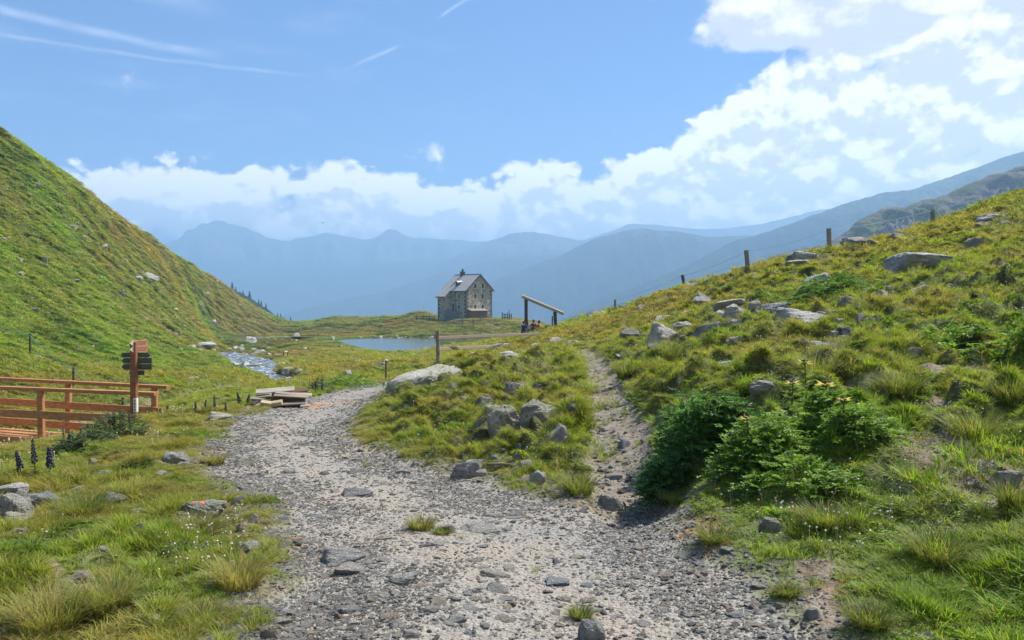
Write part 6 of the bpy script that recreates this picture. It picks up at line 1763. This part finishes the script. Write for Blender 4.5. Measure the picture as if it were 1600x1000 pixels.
# ================================================================== leafy plants
def fern_bush(c, b, w, h, nf, mat, label, seed, leaf_k=1.0, name='leafy_bush', cat='bush', deep=0.8):
    """mound of arching fronds, each with paired leaflets, over dark stems"""
    rr = random.Random(seed); p = hit(c, b); Y = p[1]; W2 = w / F * Y / 2; Hh = h / F * Y
    gx0, gy0 = p[0], p[1] + W2 * deep * 0.8
    root = empty(name, (gx0, gy0, gz(gx0, gy0))); tag(root, label, cat)
    oz = root.location.z
    L = []; st_m = MB()
    for i in range(nf):
        a = rr.uniform(0, 6.283); u = math.sqrt(rr.random()) * 0.92
        bx, by = math.cos(a) * W2 * u, math.sin(a) * W2 * u * deep
        bz = gz(gx0 + bx, gy0 + by) - oz
        top = Hh * (1 - u * u * 0.75) * rr.uniform(0.35, 1.0)
        ln = rr.uniform(0.10, 0.24) * leaf_k
        d = Vector((math.cos(a) * (0.4 + u) + rr.gauss(0, .45), math.sin(a) * (0.4 + u) + rr.gauss(0, .45), rr.uniform(-0.1, 1.3))).normalized()
        base = Vector((bx, by, bz + top - ln * 0.35))
        vv = min(1, max(0, rr.gauss(.45, .22))); npair = 6
        prev = base
        pts_ = []
        for k in range(npair + 1):
            q = k / npair
            pt = base + d * ln * q + Vector((0, 0, -0.22 * ln * q * q * 1.6)); pts_.append(pt)
        for k in range(1, npair + 1):
            pt = pts_[k]; dd = (pts_[k] - pts_[k - 1]).normalized(); s_ = dd.cross(Vector((0, 0, 1))).normalized(); q = k / npair
            ll = 0.055 * leaf_k * (1 - 0.55 * abs(q - 0.4)) * rr.uniform(.8, 1.2)
            for sg_ in (-1, 1):
                L.append(leaf(pt, s_ * sg_ + dd * 0.55 + Vector((0, 0, rr.uniform(-.15, .3))), (0, 0, 1), ll, ll * 0.58, min(1, max(0, vv + rr.gauss(0, .1))), 0.9 if rr.random() < 0.008 else 0.0))
        L.append(leaf(pts_[-1], d, (0, 0, 1), 0.05 * leaf_k, 0.022 * leaf_k, vv))
        if i % 3 == 0:
            st_m.tube([(bx * 0.8, by * 0.8, gz(gx0 + bx * .8, gy0 + by * .8) - oz - 0.02), base], [0.005, 0.0025], 3, cap=False)
    fo_ = link('foliage', leafset(L), M[mat], root)
    st_m.build('stems', M['stem'], root)
    return root
fern_bush(1100, 722, 160, 125, 900, 'leaf_bush', 'big dark feathery leafy bush right of the footpath', 31)
fern_bush(1075, 690, 70, 80, 130, 'leaf_bush', 'smaller dark leafy shoot at the left flank of the big bush', 32)
fern_bush(1205, 742, 150, 72, 460, 'leaf_low', 'low leafy mound right of the big feathery bush', 33, 0.8)
fern_bush(1275, 718, 180, 76, 480, 'leaf_low', 'spreading dark green herb bed below the thistles', 34, 0.85)
fern_bush(1355, 690, 130, 60, 360, 'leaf_low', 'leafy herb mound right of the thistles', 35, 0.85)
fern_bush(1270, 780, 190, 45, 330, 'leaf_low', 'low herb carpet in front of the dark green bed', 36, 0.7)
fern_bush(1310, 470, 120, 52, 220, 'leaf_bush', 'dark juniper clump on the upper right slope', 37, 1.9, name='juniper', cat='juniper')
fern_bush(1200, 470, 40, 20, 60, 'leaf_low', 'small green cushion behind the rock row', 38, 1.4, name='herb_cushion', cat='plant')
fern_bush(165, 690, 90, 50, 200, 'leaf_blue', 'dusty leafy plant growing up the near railing', 39, 1.3, name='leafy_plant', cat='plant')
fern_bush(120, 712, 90, 40, 170, 'leaf_blue', 'dusty leafy plant below the left part of the railing', 40, 1.2, name='leafy_plant', cat='plant')
fern_bush(540, 607, 90, 22, 200, 'leaf_low', 'green herb clump right of the heap of boards', 41, 1.8, name='herb_clump', cat='plant')
fern_bush(497, 612, 34, 26, 70, 'leaf_blue', 'bluish herb clump beside the heap of boards', 42, 1.6, name='herb_clump', cat='plant')
fern_bush(1600, 545, 110, 60, 200, 'leaf_low', 'dark herb bank at the right edge of the upper slope', 43, 1.3, name='herb_bank', cat='plant')
fern_bush(1500, 560, 120, 40, 160, 'leaf_low', 'low dark herbs on the upper right slope below the slab', 44, 1.2, name='herb_bank', cat='plant')

def thistle(c, top_row, b, label, seed, size=1.0):
    rr = random.Random(seed); p = hit(c, b); Y = p[1]; H_ = (b - top_row) / F * Y
    y0 = p[1] + 0.1; z0 = gz(p[0], y0)
    root = empty('thistle', (p[0], y0, z0)); tag(root, label, 'thistle')
    lean = Vector((rr.uniform(-.06, .06), rr.uniform(-.05, .05), 1)); H_ = H_ - (z0 - p[2])
    m_ = MB(); m_.tube([lean * 0, lean * H_ * 0.5 + Vector((.01, 0, 0)), lean * H_], [0.010, 0.008, 0.006], 5); m_.build('stem', M['stem'], root)
    L = []
    for k in range(13):
        q = 0.15 + 0.8 * k / 13; a = k * 2.4; ln = (0.20 - 0.10 * q) * size
        d = Vector((math.cos(a), math.sin(a), 0.35))
        base = lean * H_ * q
        L.append(leaf(base, d, (0, 0, 1), ln, ln * .28, rr.random()))
        for j in range(1, 5):
            for sg_ in (-1, 1):
                s_ = d.cross(Vector((0, 0, 1))).normalized()
                L.append(leaf(base + d.normalized() * ln * j / 5, s_ * sg_ + d * 0.5 + Vector((0, 0, .2)), (0, 0, 1), ln * .32, ln * .12, rr.random()))
    link('leaves', leafset(L), M['leaf_thistle'], root)
    hd = []
    tp = lean * H_
    for k in range(20):
        a = k * 2.4; e = 0.15 + 0.8 * (k / 20)
        hd.append(leaf(tp, (math.cos(a), math.sin(a), e), (0, 0, 1), 0.085 * size * rr.uniform(.8, 1.2), 0.02 * size, 0.5 + rr.uniform(-.3, .3)))
    link('bracts', leafset(hd), M['thistle_head'], root)
    m_ = MB()
    for k in range(4): m_.tube([tp + Vector((.018 * math.cos(k * 1.6), .018 * math.sin(k * 1.6), 0)), tp + Vector((.022 * math.cos(k * 1.6), .022 * math.sin(k * 1.6), 0.045 * size))], [0.014 * size, 0.012 * size], 6)
    m_.build('flower_heads', M['wood_brown'], root)
    return root
thistle(1265, 570, 655, 'tallest thistle with brownish heads, hindmost of the bed', 51)
thistle(1240, 602, 670, 'pale thistle head left of the tallest one', 52, .9)
thistle(1297, 606, 675, 'large pale yellow spiny thistle head in front', 53, 1.2)
thistle(1322, 628, 700, 'small yellow thistle head at the right of the bed', 54, .7)
thistle(1176, 660, 730, 'yellow-green thistle bud between the two bushes', 55, .8)

def monkshood(c, top_row, b, label, seed, wid=0.035, group=None):
    rr = random.Random(seed); p = hit(c, b); Y = p[1]; H_ = (b - top_row) / F * Y; wid *= rr.uniform(.6, 1.0)
    root = empty('monkshood', p); root.rotation_euler = (rr.gauss(0, .10), rr.gauss(0, .10), rr.uniform(0, 6)); tag(root, label, 'flower', group)
    m_ = MB(); m_.tube([(0, 0, -.02), (0.01, 0, H_)], [0.007, 0.004], 4); m_.build('stem', M['stem'], root)
    m_ = MB(); n = 26
    for k in range(n):
        q = k / n; z = H_ * (0.38 + 0.62 * q); a = k * 2.4; r_ = wid * (1 - q * 0.65)
        c_ = Vector((math.cos(a) * r_ + .01 * q, math.sin(a) * r_, z)); s_ = wid * (0.75 - 0.35 * q)
        m_.add([c_ + Vector((-s_, 0, 0)), c_ + Vector((s_, 0, 0)), c_ + Vector((0, -s_, 0)), c_ + Vector((0, s_, 0)), c_ + Vector((0, 0, -s_)), c_ + Vector((0, 0, s_ * 1.3))], [(0, 2, 5), (2, 1, 5), (1, 3, 5), (3, 0, 5), (2, 0, 4), (1, 2, 4), (3, 1, 4), (0, 3, 4)])
    m_.build('flower_spike', M['monkshood'], root)
    L = []
    for k in range(16):
        a = k * 2.4; z = H_ * rr.uniform(0.02, 0.45); L.append(leaf((0, 0, z), (math.cos(a), math.sin(a), .35), (0, 0, 1), wid * rr.uniform(2.2, 3.6), wid * 1.3, rr.random()))
    link('leaves', leafset(L), M['leaf_low'], root)
    return root
MK = [(36, 702, 748, 'leftmost of three dark monkshood spikes before the bridge', .030), (56, 686, 746, 'tallest of three dark monkshood spikes before the bridge', .036), (80, 698, 748, 'right one of three dark monkshood spikes before the bridge', .034),
 (101, 668, 700, 'monkshood spike left of the far post under the railing', .03), (107, 674, 702, 'short monkshood spike close to the far post of the railing', .03), (117, 672, 700, 'monkshood spike second right of the far post', .03), (126, 668, 698, 'monkshood spike third right of the far post', .03),
 (135, 662, 695, 'slightly taller monkshood spike in the leafy plant', .035), (150, 664, 692, 'monkshood spike above the dusty leaves, middle', .03), (173, 644, 688, 'tall monkshood spike before the railing board', .03), (180, 640, 688, 'tallest thin monkshood spike left of the signpost', .03), (203, 638, 680, 'monkshood spike right beside the signpost', .03),
 (305, 628, 648, 'leftmost monkshood spike in the row before the boards', .035), (319, 624, 646, 'second monkshood spike in the row before the boards', .045), (336, 616, 646, 'tall monkshood spike in the row before the boards', .045), (353, 630, 648, 'short monkshood spike at the right end of the row', .035), (377, 612, 636, 'monkshood spike standing left against the boards', .045), (386, 616, 636, 'short monkshood spike close to the left boards', .04), (496, 594, 616, 'monkshood spike in the bluish herbs right of the boards', .045), (503, 596, 615, 'second monkshood spike in the bluish herbs', .04)]
for i, (c, t_, b, lb, wd) in enumerate(MK): monkshood(c, t_, b, lb, 900 + i, wd)

# small log at the foot of the nose
p = hit(783, 729); m_ = MB(); m_.tube([(-0.17, 0, 0.02), (0, 0.01, 0.03), (0.18, -0.02, 0.02)], [0.016, 0.019, 0.014], 7); o = m_.build('branch', M['wood_grey'], smooth=True); o.location = p; tag(o, 'short grey branch lying at the foot of the nose', 'branch')

# ================================================================== conifers on the dark spur
def conifer_mesh(seed):
    rr = random.Random(seed); m_ = MB(); n = 6
    for k in range(n):
        z0 = 0.12 + 0.8 * k / n; z1 = z0 + 0.26; r_ = 0.2 * (1 - k / n) + 0.03
        nn = 7; vs = [(r_ * rr.uniform(.7, 1.2) * math.cos(i * 6.283 / nn), r_ * rr.uniform(.7, 1.2) * math.sin(i * 6.283 / nn), z0 + rr.uniform(-.03, .03)) for i in range(nn)] + [(0, 0, min(1, z1))]
        m_.add(vs, [(i, (i + 1) % nn, nn) for i in range(nn)])
    return m_.mesh('crown')
CM = [conifer_mesh(i) for i in range(4)]
cmat = flat('conifer', (0.03, 0.05, 0.02), 0.95, 0.4, 3, 0.1); tmat = M['wood_dark']
for m_ in CM: m_.materials.append(cmat)
tm = MB(); tm.tube([(0, 0, -0.1), (0, 0, 0.25)], [0.03, 0.022], 5); tme = tm.mesh('trunk'); tme.materials.append(tmat)
spur = [o for o in bpy.data.objects if o.get('label', '').startswith('steep dark spur')][0]
rr = random.Random(77)
sx0 = [(345,444),(360,450),(385,462),(410,478),(430,492),(450,504),(470,515)]
for k in range(60):
    c = rr.uniform(362, 455) ; row = np.interp(c, [a for a, b in sx0], [b for a, b in sx0]); q = rr.random() ** 1.6
    crest = Vector(wpt(c, row, 640)); fall = q * 60
    hg = crest.z - (-100)
    loc = Vector((crest.x * (1 - fall / 640), 640 - fall, crest.z - hg * (fall / (hg / .6)) ** 1.15 if fall > 0 else crest.z))
    tr_ = bpy.data.objects.new('conifer', None); COL.objects.link(tr_); tr_.location = loc - Vector((0, 0, 0.5)); s_ = rr.uniform(3.5, 7.5); tr_.scale = (s_, s_, s_)
    tag(tr_, '%s dark conifer on the %s of the spur behind the left slope' % ('tall' if s_ > 6.2 else 'middling' if s_ > 4.8 else 'small', sect(362, 455, ['upper end', 'upper half', 'middle', 'lower half', 'foot'], c)), 'conifer', 'conifers on the spur behind the left slope')
    cr = bpy.data.objects.new('crown', CM[k % 4]); COL.objects.link(cr); cr.parent = tr_
    tk = bpy.data.objects.new('trunk', tme); COL.objects.link(tk); tk.parent = tr_
